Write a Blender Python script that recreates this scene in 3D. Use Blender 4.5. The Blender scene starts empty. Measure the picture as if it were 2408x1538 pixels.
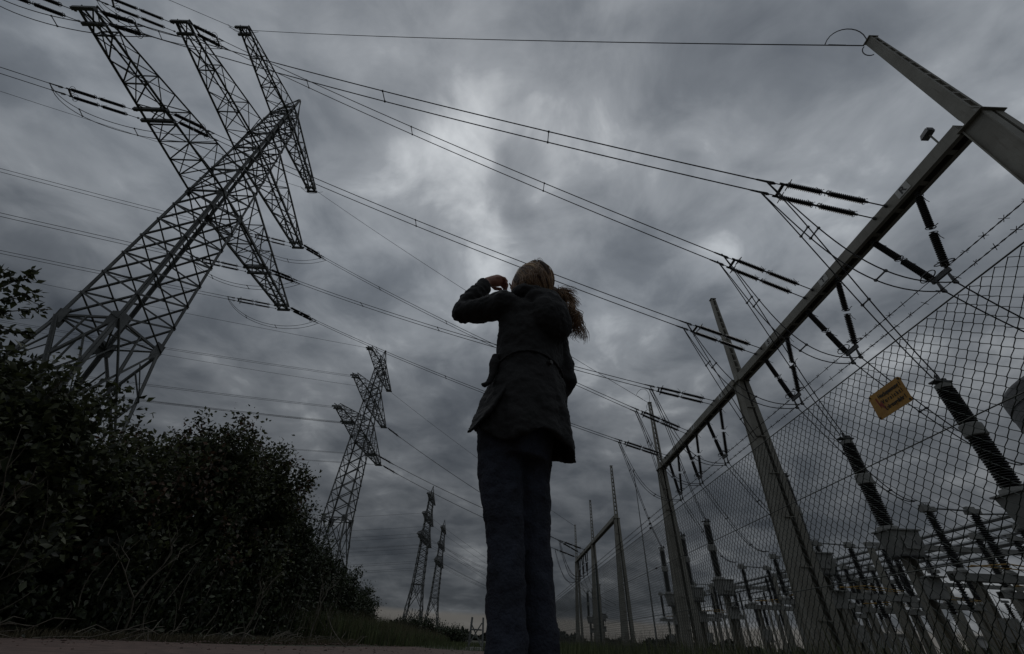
import bpy, bmesh, math, random
import numpy as np
from mathutils import Vector, Matrix
random.seed(7); rng = np.random.default_rng(7)
S = bpy.context.scene; C = S.collection
V = Vector; PI = math.pi

# ------------------------------------------------------------------ camera, sky, sun, exposure
cd = bpy.data.cameras.new('camera'); cam = bpy.data.objects.new('camera', cd); C.objects.link(cam)
cd.sensor_fit = 'HORIZONTAL'; cd.sensor_width = 36; cd.lens = 959/2408*36; cd.clip_start = .05; cd.clip_end = 6000
cam.matrix_world = Matrix(((0.99885497,-0.0453606,0.0152042,0),(-0.01567216,-0.61052077,-0.79184517,0),(0.04520106,0.7907002,-0.6105326,.25),(0,0,0,1)))
S.camera = cam
S.view_settings.view_transform = 'Standard'; S.view_settings.look = 'None'; S.view_settings.gamma = 1
S.view_settings.exposure = -2.0; S.view_settings.use_curve_mapping = False
SUN_AZ, SUN_EL = math.radians(-8), math.radians(57)
sd = bpy.data.lights.new('sun', 'SUN'); sd.energy = .55; sd.angle = math.radians(25); sd.color = (1, .97, .92)
so = bpy.data.objects.new('sun', sd); C.objects.link(so)
sdir = V((math.sin(SUN_AZ)*math.cos(SUN_EL), math.cos(SUN_AZ)*math.cos(SUN_EL), math.sin(SUN_EL)))
so.rotation_euler = sdir.to_track_quat('Z', 'Y').to_euler(); so.location = sdir*80

W = bpy.data.worlds.new('World'); S.world = W; W.use_nodes = True
def build_sky():
    nt = W.node_tree; N = nt.nodes; L = nt.links; N.clear()
    def n(t, **k):
        o = N.new(t)
        for a, b in k.items(): setattr(o, a, b)
        return o
    def math_(op, a, b=None, c=None, clamp=False):
        o = n('ShaderNodeMath', operation=op, use_clamp=clamp)
        for i, x in enumerate((a, b, c)):
            if x is None: continue
            if isinstance(x, (int, float)): o.inputs[i].default_value = x
            else: L.new(x, o.inputs[i])
        return o.outputs[0]
    def vm(op, a, b=None, out=0):
        o = n('ShaderNodeVectorMath', operation=op)
        for i, x in enumerate((a, b)):
            if x is None: continue
            if isinstance(x, (tuple, list)): o.inputs[i].default_value = x
            else: L.new(x, o.inputs[i])
        return o.outputs[out]
    tc = n('ShaderNodeTexCoord'); d = vm('NORMALIZE', tc.outputs['Generated'])
    sx = n('ShaderNodeSeparateXYZ'); L.new(d, sx.inputs[0])
    z = math_('MAXIMUM', sx.outputs[2], 0.0)
    den = math_('ADD', z, .24)
    cx = n('ShaderNodeCombineXYZ'); L.new(math_('DIVIDE', sx.outputs[0], den), cx.inputs[0]); L.new(math_('DIVIDE', sx.outputs[1], den), cx.inputs[1])
    p = cx.outputs[0]
    def noise(scale, detail, rough, dist, off, stretch=(1,1,1)):
        o = n('ShaderNodeTexNoise'); o.inputs['Scale'].default_value = scale; o.inputs['Detail'].default_value = detail
        o.inputs['Roughness'].default_value = rough; o.inputs['Distortion'].default_value = dist
        L.new(vm('MULTIPLY', vm('ADD', p, off), stretch), o.inputs['Vector']); return o.outputs[0]
    big = noise(.9, 3, .5, .2, (3.1, 7.7, 0)); mid = noise(2.1, 6, .5, .3, (11.3, 2.2, 0)); fine = noise(6, 7, .55, .4, (1.3, 5.2, 0))
    v = math_('ADD', math_('MULTIPLY', big, .45), math_('ADD', math_('MULTIPLY', mid, .75), math_('MULTIPLY', fine, .44)))   # mean ~.74
    v = math_('MULTIPLY_ADD', math_('SUBTRACT', v, .82), 1.85, .445)
    # lighter tears in the cloud deck, each where it stands in the sky
    def lump(az, el, w, amp):
        a, e = math.radians(az), math.radians(el)
        c = vm('DOT_PRODUCT', d, (math.sin(a)*math.cos(e), math.cos(a)*math.cos(e), math.sin(e)), out=1)
        t = math_('MULTIPLY', math_('SUBTRACT', c, 1.0), 2/(math.radians(w)**2))
        return math_('MULTIPLY', math_('EXPONENT', t), amp)
    for l in LUMPS: v = math_('ADD', v, lump(*l))
    ramp = n('ShaderNodeValToRGB'); L.new(v, ramp.inputs[0])
    e = ramp.color_ramp.elements
    e[0].position = 0; e[0].color = (.41, .465, .55, 1); e[1].position = 1; e[1].color = (2.95, 3.05, 3.15, 1)
    m_ = e.new(.33); m_.color = (.72, .79, .89, 1); m_ = e.new(.62); m_.color = (1.25, 1.33, 1.44, 1)
    # cloud deck thins and darkens towards the horizon, pale gap right at it
    hr = n('ShaderNodeValToRGB'); L.new(z, hr.inputs[0]); he = hr.color_ramp.elements
    he[0].position = 0; he[0].color = (.32, .32, .32, 1); he[1].position = 1; he[1].color = (1, 1, 1, 1)
    for pos, c in ((.06, .28), (.22, .33), (.42, .55), (.66, .95)):
        q = he.new(pos); q.color = (c*.98, c, c*1.015, 1)
    mul = n('ShaderNodeMix', data_type='RGBA', blend_type='MULTIPLY'); mul.inputs[0].default_value = 1
    L.new(ramp.outputs[0], mul.inputs[6]); L.new(hr.outputs[0], mul.inputs[7])
    gap = n('ShaderNodeMapRange', interpolation_type='SMOOTHSTEP'); L.new(math_('ADD', z, math_('MULTIPLY', math_('SUBTRACT', mid, .5), .012)), gap.inputs[0])
    gap.inputs[1].default_value = .036; gap.inputs[2].default_value = .046; gap.inputs[3].default_value = .85; gap.inputs[4].default_value = 0
    gm = n('ShaderNodeMix', data_type='RGBA'); L.new(gap.outputs[0], gm.inputs[0]); L.new(mul.outputs[2], gm.inputs[6]); gm.inputs[7].default_value = (.42, .4, .37, 1)
    sky = n('ShaderNodeTexSky', sky_type='NISHITA', sun_disc=False, sun_elevation=SUN_EL, sun_rotation=SUN_AZ)
    skm = vm('SCALE', sky.outputs[0]); skm.node.inputs[3].default_value = .05
    fm = n('ShaderNodeMix', data_type='RGBA'); fm.inputs[0].default_value = .95
    L.new(skm, fm.inputs[6]); L.new(gm.outputs[2], fm.inputs[7])
    bg = n('ShaderNodeBackground'); bg.inputs[1].default_value = 1.0; L.new(fm.outputs[2], bg.inputs[0])
    out = n('ShaderNodeOutputWorld'); L.new(bg.outputs[0], out.inputs[0])
# (azimuth from +Y to the right, elevation, width in degrees, gain)
LUMPS = [(-16, 58, 4.5, .2), (-10, 52, 5, .13), (-12, 66, 4, .16), (-29, 58, 3, .2), (20, 83, 8, .22), (-5, 43, 8, .06), (-24, 45, 9, .06), (-2, 76, 7, -.16), (-12, 62, 4, .1), (-60, 60, 18, -.08), (40, 58, 16, .07), (-30, 27, 10, .1), (48, 4, 12, .42)]
build_sky()

# ------------------------------------------------------------------ materials
MATS = {}
def mat(name, col, rough=.6, metal=0, var=.25, scale=6, bump=0, bscale=40, col2=None, spec=.5, island=False, trans=0):
    m = bpy.data.materials.new(name); m.use_nodes = True; nt = m.node_tree; N = nt.nodes; L = nt.links
    b = N['Principled BSDF']; b.inputs['Roughness'].default_value = rough; b.inputs['Metallic'].default_value = metal
    b.inputs['Specular IOR Level'].default_value = spec
    tc = N.new('ShaderNodeTexCoord'); no = N.new('ShaderNodeTexNoise'); no.inputs['Scale'].default_value = scale; no.inputs['Detail'].default_value = 6
    no.inputs['Roughness'].default_value = .65
    L.new(tc.outputs['Object'], no.inputs['Vector'])
    rp = N.new('ShaderNodeValToRGB'); c2 = col2 or tuple(c*(1-var*1.6) for c in col)
    rp.color_ramp.elements[0].color = (*c2, 1); rp.color_ramp.elements[1].color = (*[min(1, c*(1+var)) for c in col], 1)
    rp.color_ramp.elements[0].position = .3; rp.color_ramp.elements[1].position = .72
    src = no.outputs[0]
    if island:
        g = N.new('ShaderNodeNewGeometry'); mx = N.new('ShaderNodeMath'); mx.operation = 'MULTIPLY_ADD'
        mx.inputs[1].default_value = .6; L.new(g.outputs['Random Per Island'], mx.inputs[0]); mm = N.new('ShaderNodeMath'); mm.operation = 'MULTIPLY'; mm.inputs[1].default_value = .45
        L.new(no.outputs[0], mm.inputs[0]); L.new(mm.outputs[0], mx.inputs[2]); src = mx.outputs[0]
    L.new(src, rp.inputs[0]); L.new(rp.outputs[0], b.inputs['Base Color'])
    if bump:
        n2 = N.new('ShaderNodeTexNoise'); n2.inputs['Scale'].default_value = bscale; n2.inputs['Detail'].default_value = 5
        L.new(tc.outputs['Object'], n2.inputs['Vector']); bp = N.new('ShaderNodeBump'); bp.inputs['Strength'].default_value = bump; bp.inputs['Distance'].default_value = .02
        L.new(n2.outputs[0], bp.inputs['Height']); L.new(bp.outputs[0], b.inputs['Normal'])
    if trans:
        tr = N.new('ShaderNodeBsdfTranslucent'); L.new(rp.outputs[0], tr.inputs[0]); ms = N.new('ShaderNodeMixShader'); ms.inputs[0].default_value = trans
        L.new(b.outputs[0], ms.inputs[1]); L.new(tr.outputs[0], ms.inputs[2]); L.new(ms.outputs[0], N['Material Output'].inputs[0])
    MATS[name] = m; return m
mat('galvanised', (.2, .205, .2), .62, .15, .3, 1.5, .15, 20)
mat('tower_steel', (.145, .15, .145), .65, .1, .35, .8)
def painted_steel():
    m = mat('post_paint', (.27, .262, .225), .6, 0, .2, 1.2, .12, 25, col2=(.19, .178, .145)); nt = m.node_tree; N = nt.nodes; L = nt.links; b = N['Principled BSDF']
    src = b.inputs['Base Color'].links[0].from_socket; tc = N.new('ShaderNodeTexCoord'); mp = N.new('ShaderNodeMapping'); mp.inputs['Scale'].default_value = (9, 9, .55); L.new(tc.outputs['Object'], mp.inputs[0])
    n = N.new('ShaderNodeTexNoise'); n.inputs['Scale'].default_value = 1.6; n.inputs['Detail'].default_value = 8; n.inputs['Roughness'].default_value = .7; L.new(mp.outputs[0], n.inputs['Vector'])
    r = N.new('ShaderNodeValToRGB'); r.color_ramp.elements[0].position = .56; r.color_ramp.elements[1].position = .74; r.color_ramp.elements[0].color = (0, 0, 0, 1); r.color_ramp.elements[1].color = (.75, .75, .75, 1); L.new(n.outputs[0], r.inputs[0])
    mx = N.new('ShaderNodeMix'); mx.data_type = 'RGBA'; L.new(r.outputs[0], mx.inputs[0]); L.new(src, mx.inputs[6]); mx.inputs[7].default_value = (.1, .066, .042, 1); L.new(mx.outputs[2], b.inputs['Base Color'])
painted_steel()
mat('porcelain', (.018, .014, .012), .22, 0, .3, 10)
mat('porcelain_grey', (.016, .015, .015), .35, 0, .3, 6)
mat('fitting', (.1, .1, .1), .5, .4, .3, 8)
mat('cable', (.055, .055, .058), .6, .3, .3, 3)
mat('fence_wire', (.035, .045, .035), .55, 0, .3, 30)
mat('barb_steel', (.06, .055, .05), .6, .3, .4, 30)
mat('cabinet', (.27, .27, .25), .55, 0, .2, 3, .1, 20)
mat('alu_tube', (.32, .33, .33), .4, .5, .2, 2)
mat('yellow_paint', (.42, .25, .045), .5, 0, .25, 4)
mat('sign_yellow', (.46, .25, .035), .45, 0, .18, 9, .1, 30, col2=(.36, .18, .03))
mat('sign_black', (.012, .012, .012), .5)
mat('sign_red', (.28, .03, .015), .5)
mat('plate_white', (.55, .55, .52), .5, 0, .15, 8)
mat('concrete', (.36, .35, .32), .85, 0, .25, 2.5, .4, 30)
mat('cladding', (.11, .112, .115), .75, 0, .2, .6, .2, 3)
def clad():
    m = MATS['cladding']; N = m.node_tree.nodes; L = m.node_tree.links; b = N['Principled BSDF']; src = b.inputs['Base Color'].links[0].from_socket
    tc = N.new('ShaderNodeTexCoord'); sp = N.new('ShaderNodeSeparateXYZ'); L.new(tc.outputs['Object'], sp.inputs[0]); at = N.new('ShaderNodeMath'); at.operation = 'ARCTAN2'; L.new(sp.outputs[1], at.inputs[0]); L.new(sp.outputs[0], at.inputs[1])
    ml = N.new('ShaderNodeMath'); ml.operation = 'MULTIPLY'; ml.inputs[1].default_value = 9.4; L.new(at.outputs[0], ml.inputs[0]); cb = N.new('ShaderNodeCombineXYZ'); L.new(ml.outputs[0], cb.inputs[0]); L.new(sp.outputs[2], cb.inputs[1])
    br = N.new('ShaderNodeTexBrick'); br.inputs['Scale'].default_value = 1; br.inputs['Brick Width'].default_value = 1.1; br.inputs['Row Height'].default_value = .42; br.inputs['Mortar Size'].default_value = .035
    br.inputs['Color1'].default_value = (1, 1, 1, 1); br.inputs['Color2'].default_value = (.72, .72, .72, 1); br.inputs['Mortar'].default_value = (.35, .35, .35, 1); L.new(cb.outputs[0], br.inputs['Vector'])
    mx = N.new('ShaderNodeMix'); mx.data_type = 'RGBA'; mx.blend_type = 'MULTIPLY'; mx.inputs[0].default_value = 1; L.new(src, mx.inputs[6]); L.new(br.outputs[0], mx.inputs[7]); L.new(mx.outputs[2], b.inputs['Base Color'])
clad()
mat('wall_pale', (.5, .5, .48), .8, 0, .15, .5)
mat('ground', (.055, .06, .035), .95, 0, .4, 1.3, .6, 12, col2=(.03, .028, .02))
mat('paving', (.15, .1, .083), .92, 0, .35, 5, .8, 38, col2=(.07, .05, .042))
mat('gravel', (.085, .08, .072), .95, 0, .4, 9, .6, 30)
mat('leaf', (.06, .07, .027), .55, 0, .4, 2, col2=(.022, .026, .012), island=True, trans=.25)
mat('leaf_red', (.09, .05, .03), .6, 0, .4, 2, col2=(.035, .025, .015), island=True, trans=.2)
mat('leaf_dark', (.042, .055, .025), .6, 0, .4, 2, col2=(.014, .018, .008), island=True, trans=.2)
mat('bark', (.12, .1, .075), .9, 0, .4, 9, .3, 40)
mat('dry_twig', (.12, .105, .08), .85, 0, .35, 12)
mat('grass', (.1, .12, .05), .7, 0, .4, 1, col2=(.03, .04, .015), island=True, trans=.25)
mat('dry_grass', (.115, .098, .06), .8, 0, .4, 2, col2=(.07, .06, .035), island=True, trans=.2)
mat('far_wood', (.03, .036, .024), .95, 0, .5, .6)
mat('skin', (.36, .19, .14), .5, 0, .12, 20, spec=.4)
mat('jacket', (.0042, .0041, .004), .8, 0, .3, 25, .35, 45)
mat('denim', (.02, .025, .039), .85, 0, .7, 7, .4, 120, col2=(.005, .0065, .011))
mat('hair', (.27, .16, .08), .36, 0, .3, 34)
mat('hair_light', (.5, .33, .18), .34, 0, .25, 34)
mat('hair_dark', (.1, .055, .028), .4, 0, .3, 34)
mat('boot', (.02, .017, .015), .5)
mat('hair_base', (.13, .075, .04), .5, 0, .3, 30, .3, 120)
mat('eye', (.5, .5, .48), .2); mat('lip', (.34, .13, .11), .5)

# ------------------------------------------------------------------ mesh helpers
def basis(d, up=None):
    d = V(d).normalized(); up = V(up) if up is not None else V((0, 0, 1))
    if abs(d.dot(up)) > .985: up = V((0, 1, 0)) if abs(d.y) < .9 else V((1, 0, 0))
    s = up.cross(d).normalized(); u = d.cross(s).normalized(); return d, s, u
class MB:
    def __init__(s): s.v = []; s.f = []
    def add(s, vs, fs):
        o = len(s.v); s.v += [tuple(x) for x in vs]; s.f += [tuple(i+o for i in f) for f in fs]; return s
    def hexa(s, b, t):
        return s.add(list(b)+list(t), [(0,3,2,1),(4,5,6,7),(0,1,5,4),(1,2,6,5),(2,3,7,6),(3,0,4,7)])
    def box(s, c, d):
        x, y, z = c; a, b, e = d[0]/2, d[1]/2, d[2]/2
        return s.hexa([(x-a,y-b,z-e),(x+a,y-b,z-e),(x+a,y+b,z-e),(x-a,y+b,z-e)], [(x-a,y-b,z+e),(x+a,y-b,z+e),(x+a,y+b,z+e),(x-a,y+b,z+e)])
    def bar(s, p, q, w, h, up=None):
        p, q = V(p), V(q); d, a, u = basis(q-p, up); a = a*w/2; u = u*h/2
        return s.hexa([p-a-u, p+a-u, p+a+u, p-a+u], [q-a-u, q+a-u, q+a+u, q-a+u])
    def angle(s, p, q, w, t, up=None):
        p, q = V(p), V(q); d, a, u = basis(q-p, up)
        s.hexa([p, p+a*w, p+a*w+u*t, p+u*t], [q, q+a*w, q+a*w+u*t, q+u*t])
        return s.hexa([p+u*t, p+a*t+u*t, p+a*t+u*w, p+u*w], [q+u*t, q+a*t+u*t, q+a*t+u*w, q+u*w])
    def tube(s, pts, r, n=5, cap=True, sx=None):
        pts = [V(p) for p in pts]; m = len(pts); R = r if isinstance(r, (list, tuple)) else [r]*m
        prev = None; vs = []
        for i, p in enumerate(pts):
            t = (pts[min(i+1, m-1)]-pts[max(i-1, 0)])
            if t.length < 1e-9: t = V((0, 0, 1))
            t.normalize()
            if prev is None: _, a, u = basis(t)
            else:
                a = prev-t*prev.dot(t)
                if a.length < 1e-6: _, a, u = basis(t)
                a.normalize()
            prev = a; b = t.cross(a); k = sx[i] if sx else 1
            for j in range(n):
                w = 2*PI*j/n; vs.append(p+a*(math.cos(w)*R[i]*k)+b*(math.sin(w)*R[i]))
        fs = [(i*n+j, i*n+(j+1) % n, (i+1)*n+(j+1) % n, (i+1)*n+j) for i in range(m-1) for j in range(n)]
        if cap: fs += [tuple(range(n-1, -1, -1)), tuple((m-1)*n+j for j in range(n))]
        return s.add(vs, fs)
    def limb(s, pts, radii, n=14):          # tube with rounded ends
        pts = [V(p) for p in pts]; d0 = (pts[0]-pts[1]).normalized(); d1 = (pts[-1]-pts[-2]).normalized()
        P = [pts[0]+d0*radii[0]*.9, pts[0]+d0*radii[0]*.6]+pts+[pts[-1]+d1*radii[-1]*.6, pts[-1]+d1*radii[-1]*.9]
        R = [radii[0]*.35, radii[0]*.78]+list(radii)+[radii[-1]*.78, radii[-1]*.35]
        return s.tube(P, R, n)
    def lathe(s, p, d, prof, n=12):
        p = V(p); d, a, u = basis(d); vs = []
        for (h, r) in prof:
            for j in range(n):
                w = 2*PI*j/n; vs.append(p+d*h+a*(math.cos(w)*r)+u*(math.sin(w)*r))
        m = len(prof)
        fs = [(i*n+j, i*n+(j+1) % n, (i+1)*n+(j+1) % n, (i+1)*n+j) for i in range(m-1) for j in range(n)]
        fs += [tuple(range(n-1, -1, -1)), tuple((m-1)*n+j for j in range(n))]
        return s.add(vs, fs)
    def ring(s, c, axis, R, r, n=18, m=5, arc=1.0, ph=0):
        c = V(c); d, a, u = basis(axis); pts = [c+(a*math.cos(ph+2*PI*arc*i/n)+u*math.sin(ph+2*PI*arc*i/n))*R for i in range(n+1)]
        return s.tube(pts, r, m)
    def ellipsoid(s, c, r, n=16, m=10):
        c = V(c); vs = [c-V((0, 0, r[2]))]
        for i in range(1, m):
            t = PI*i/m
            for j in range(n):
                w = 2*PI*j/n; vs.append(c+V((r[0]*math.sin(t)*math.cos(w), r[1]*math.sin(t)*math.sin(w), -r[2]*math.cos(t))))
        vs.append(c+V((0, 0, r[2])))
        fs = [(0, 1+(j+1) % n, 1+j) for j in range(n)]
        fs += [(1+i*n+j, 1+i*n+(j+1) % n, 1+(i+1)*n+(j+1) % n, 1+(i+1)*n+j) for i in range(m-2) for j in range(n)]
        k = 1+(m-2)*n; fs += [(k+j, k+(j+1) % n, len(vs)-1) for j in range(n)]
        return s.add(vs, fs)
    def mesh(s, name, m, smooth=False):
        me = bpy.data.meshes.new(name); me.from_pydata(s.v, [], s.f); me.materials.append(MATS[m])
        if smooth: me.polygons.foreach_set('use_smooth', [True]*len(me.polygons))
        me.update(); return me

ORG = {}
def thing(name, label, cat, loc=(0, 0, 0), group=None, M=None):
    o = bpy.data.objects.new(name, None); C.objects.link(o); o.empty_display_size = .2
    if M is not None: o.matrix_world = M
    else: o.location = loc
    ORG[o.name] = V(loc); o['label'] = label; o['category'] = cat
    if group: o['group'] = group
    return o
def tag(o, label, cat, group=None, kind=None):
    if kind: o['kind'] = kind
    if label: o['label'] = label
    if cat: o['category'] = cat
    if group: o['group'] = group
    return o
def link(name, me, parent=None, M=None):
    o = bpy.data.objects.new(name, me); C.objects.link(o)
    if parent is not None: o.parent = parent
    if M is not None: o.matrix_basis = M
    return o
def part(mb, name, m, parent, smooth=False):
    """mesh given in world coordinates, child of a thing (or of a part of it) that stands unrotated at ORG"""
    off = ORG.get(parent.name, V((0, 0, 0)))
    mb.v = [(x-off[0], y-off[1], z-off[2]) for x, y, z in mb.v]
    o = link(name, mb.mesh(name, m, smooth), parent); ORG[o.name] = off; return o
def solo(mb, name, m, loc=None, smooth=False):
    loc = V(loc) if loc is not None else V((0, 0, 0))
    mb.v = [(x-loc[0], y-loc[1], z-loc[2]) for x, y, z in mb.v]
    o = link(name, mb.mesh(name, m, smooth)); o.location = loc; ORG[o.name] = loc; return o
UNIT = {}
def unit_angle(w, m):
    k = (w, m)
    if k not in UNIT: UNIT[k] = MB().angle((0, 0, 0), (0, 0, 1), w, w*.16, (0, 1, 0)).mesh('angle_bar', m)
    return UNIT[k]
def strut(name, p, q, w, m, parent, up=None):
    """one steel angle between two points, mesh shared, given in the parent's local space"""
    p, q = V(p), V(q); d, a, u = basis(q-p, up); l = (q-p).length
    M = Matrix(((a.x, u.x, d.x*l, p.x), (a.y, u.y, d.y*l, p.y), (a.z, u.z, d.z*l, p.z), (0, 0, 0, 1)))
    return link(name, unit_angle(w, m), parent, M)
def copy_tree(o, parent=None):
    c = o.copy(); C.objects.link(c); c.parent = parent; c.matrix_parent_inverse = o.matrix_parent_inverse
    for ch in o.children: copy_tree(ch, c)
    return c
def orient(p, d, up=(0, 0, 1), sc=1):
    d, s, u = basis(d, up); s = u.cross(d)
    return Matrix(((d.x*sc, s.x*sc, u.x*sc, p[0]), (d.y*sc, s.y*sc, u.y*sc, p[1]), (d.z*sc, s.z*sc, u.z*sc, p[2]), (0, 0, 0, 1)))
def lerp(a, b, t): return V(a)*(1-t)+V(b)*t
def cable(p, q, sag, n=24):
    out = []
    for i in range(n+1):
        t = i/n; c = lerp(p, q, t); c.z -= 4*sag*t*(1-t); out.append(c)
    return out
def bez(p0, p1, p2, p3, n=14):
    p0, p1, p2, p3 = map(V, (p0, p1, p2, p3)); return [p0*(1-t)**3+p1*3*t*(1-t)**2+p2*3*t*t*(1-t)+p3*t**3 for t in [i/n for i in range(n+1)]]

# ------------------------------------------------------------------ ground
def ground():
    g = MB().add([(-3000, -300, 0), (3000, -300, 0), (3000, 5000, 0), (-3000, 5000, 0)], [(0, 1, 2, 3)])
    tag(solo(g, 'ground', 'ground'), None, None, kind='structure')
    edge = [(-6.6,-12),(-6.4,0),(-5.75,4.5),(-5.5,5.8),(-5.15,6.8),(-4.4,7.5),(-3.6,8.3),(-3.05,10.2),(-2.7,12.4),(-2.35,13.9),(-1.9,13.2),(-1.5,12.6),(-.6,13.0),(.6,13.5),(1.5,13.2),(1.75,9),(1.7,4),(1.8,-12)]
    n = len(edge); vs = []
    for i, (x, y) in enumerate(edge): vs.append((x+random.uniform(-.04, .04), y, .03))
    b = MB().add(vs+[(x, y, -.05) for x, y, z in vs], [tuple(range(n-1, -1, -1))]+[(i, i+n, (i+1) % n+n, (i+1) % n) for i in range(n)])
    tag(solo(b, 'pavement', 'paving'), None, None, kind='structure')
    y = MB().add([(3.4, -20, .012), (140, -20, .012), (140, 160, .012), (3.4, 160, .012)], [(0, 1, 2, 3)])
    tag(solo(y, 'switchyard_gravel', 'gravel'), None, None, kind='structure')
    # low embankment left of the path, behind the hedge
    m = MB(); nx, ny = 14, 40; vs = []
    for j in range(ny+1):
        for i in range(nx+1):
            x = -30+i*1.75; yy = 2+j*2.5; h = .9*math.exp(-((x+11)/4.5)**2)*min(1, max(0, (yy-8)/12))*max(0, 1-max(0, yy-70)/32)
            vs.append((x, yy, h+random.uniform(-.05, .05)-.06))
    m.add(vs, [(j*(nx+1)+i, j*(nx+1)+i+1, (j+1)*(nx+1)+i+1, (j+1)*(nx+1)+i) for j in range(ny) for i in range(nx)])
    tag(solo(m, 'embankment', 'ground', smooth=True), None, None, kind='structure')
ground()

# ------------------------------------------------------------------ lattice pylons
HW = [(0, 3.05), (13, 1.69), (25.1, 1.3), (31.5, 1.08), (38.1, .84), (40.2, .5), (42.6, .1)]
def hw(z):
    for (a, b), (c, d) in zip(HW, HW[1:]):
        if z <= c: return b+(d-b)*(z-a)/(c-a)
    return HW[-1][1]
CORN = [(-1, -1), (1, -1), (1, 1), (-1, 1)]
def corner(k, z): h = hw(z); return V((CORN[k][0]*h, CORN[k][1]*h, z))
LEVELS = [0, 6.8, 13]+[13+1.73*i for i in range(1, 8)]+[26.7, 28.3, 29.9, 31.5, 33.0, 34.4, 35.7, 36.9, 38.1, 39.2, 40.2]
ARMS = [('low', 25.1, 12.05, 2.9, .82, 7), ('mid', 31.5, 9.7, 2.5, .78, 6), ('top', 38.1, 7.5, 2.1, .68, 6)]
def arm_pts(H, Lr, rise, tw, s, t, dz=0):
    """bottom and top chords at fraction t from the body to the tip, for x = -1/+1"""
    h0, h1 = hw(H), hw(H+rise); out = {}
    for x in (-1, 1):
        out[('b', x)] = lerp((x*h0, s*h0, H), (x*tw/2, s*Lr, H), t); out[('t', x)] = lerp((x*h1, s*h1, H+rise), (x*tw/2, s*Lr, H+.3), t)
    return out
def make_pylon(label, loc, detail=True):
    T = thing('lattice_pylon', label, 'pylon', loc, 'high-voltage pylons standing in a row'); m = 'tower_steel'
    for k in range(4):
        b = MB(); cx, cy = CORN[k]
        for (z0, _), (z1, _) in zip(HW, HW[1:]):
            w = (.2 if z0 < 25 else .17 if z0 < 38 else .1)*(1 if detail else 1.5)
            p, q = corner(k, z0), corner(k, z1)
            a, c = V((-cx*w, 0, 0)), V((0, -cy*w, 0)); t = .035
            b.hexa([p, p+a, p+a+V((0,-cy*t,0)), p+V((0,-cy*t,0))], [q, q+a, q+a+V((0,-cy*t,0)), q+V((0,-cy*t,0))])
            b.hexa([p, p+c, p+c+V((-cx*t,0,0)), p+V((-cx*t,0,0))], [q, q+c, q+c+V((-cx*t,0,0)), q+V((-cx*t,0,0))])
        b.box(corner(k, 0)+V((0, 0, .1)), (.9, .9, .5))
        g = link('leg', b.mesh('leg', m), T)
        if detail:
            for zz, sz in ((13, .62), (25.1, .42)):
                c = corner(k, zz)
                link('gusset_plate', MB().box(c+V((-cx*sz*.4, cy*.015, 0)), (sz, .03, sz*1.5)).mesh('gusset_plate', m), g); link('gusset_plate', MB().box(c+V((cx*.015, -cy*sz*.4, 0)), (.03, sz, sz*1.5)).mesh('gusset_plate', m), g)
    bars = []
    for f in range(4):
        a, b = f, (f+1) % 4
        for z0, z1 in zip(LEVELS, LEVELS[1:]):
            w = .13 if z0 < 13 else .105 if z0 < 25 else .085
            bars.append((corner(a, z0), corner(b, z1), w)); bars.append((corner(b, z0), corner(a, z1), w))
        for z in (13, 25.1, 28, 31.5, 34, 38.1, 40.2): bars.append((corner(a, z), corner(b, z), .12))
        for z0, z1 in ((0, 6.8), (6.8, 13)):     # secondary bracing of the big lower panels
            A0, A1, B0, B1 = corner(a, z0), corner(a, z1), corner(b, z0), corner(b, z1)
            X = lerp(A0, B1, hw(z0)/(hw(z0)+hw(z1)))
            for P, Q in ((A0, A1), (B0, B1)):
                M1 = lerp(P, Q, .5)
                for R in (P, Q): bars.append((M1, lerp(R, X, .5), .07))
            bars.append((lerp(A1, B1, .5), X, .08))
    for z in (13, 25.1, 31.5, 38.1): bars += [(corner(0, z), corner(2, z), .08), (corner(1, z), corner(3, z), .08)]
    bars += [(corner(k, 40.2), V((0, 0, 42.6)), .07) for k in range(4)]
    if detail:
        for p, q, w in bars: strut('brace', p, q, w, m, T)
    else:
        bb = MB()
        for p, q, w in bars: bb.bar(p, q, w*1.7, w*1.3)
        o = link('bracing', bb.mesh('bracing', m), T); o['kind'] = 'stuff'
    for nm, H, Lr, rise, tw, n in ARMS:
        for s in (-1, 1):
            cb = MB()
            for x in (-1, 1):
                A, B = arm_pts(H, Lr, rise, tw, s, 0), arm_pts(H, Lr, rise, tw, s, 1)
                cb.angle(A['b', x], B['b', x], .16, .03); cb.angle(A['t', x], B['t', x], .12, .025)
            beams = [Lr, Lr-(.68 if nm != 'top' else .5)]
            for y in beams: cb.box((0, s*y, H-.05), (tw+.4, .16, .22))
            if nm == 'low':
                for y in (7.0, 6.32): cb.box((0, s*y, H-.05), (2.1, .17, .24))
            AO = link('cross_arm', cb.mesh('cross_arm', m), T)
            bl = []
            nn = n+2 if nm == 'low' else n
            for i in range(nn):
                P, Q = arm_pts(H, Lr, rise, tw, s, i/nn), arm_pts(H, Lr, rise, tw, s, (i+1)/nn)
                bl.append((P['b', -1], Q['b', 1], .075)); bl.append((P['b', 1], Q['b', -1], .075))
                for x in (-1, 1):
                    bl.append((P['b', x], Q['t', x], .07) if i % 2 else (P['t', x], Q['b', x], .07))
                if i and i % 2 == 0:
                    bl += [(P['b', -1], P['b', 1], .075), (P['t', -1], P['t', 1], .06), (P['b', -1], P['t', -1], .06), (P['b', 1], P['t', 1], .06)]
                if i % 2 == 0: bl.append((P['t', -1], Q['t', 1], .06))
                else: bl.append((P['t', 1], Q['t', -1], .06))
            if detail:
                for p, q, w in bl: strut('brace', p, q, w, m, AO)
            else:
                bb = MB()
                for p, q, w in bl: bb.bar(p, q, w*1.8, w*1.4)
                o = link('bracing', bb.mesh('bracing', m), AO); o['kind'] = 'stuff'
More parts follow.
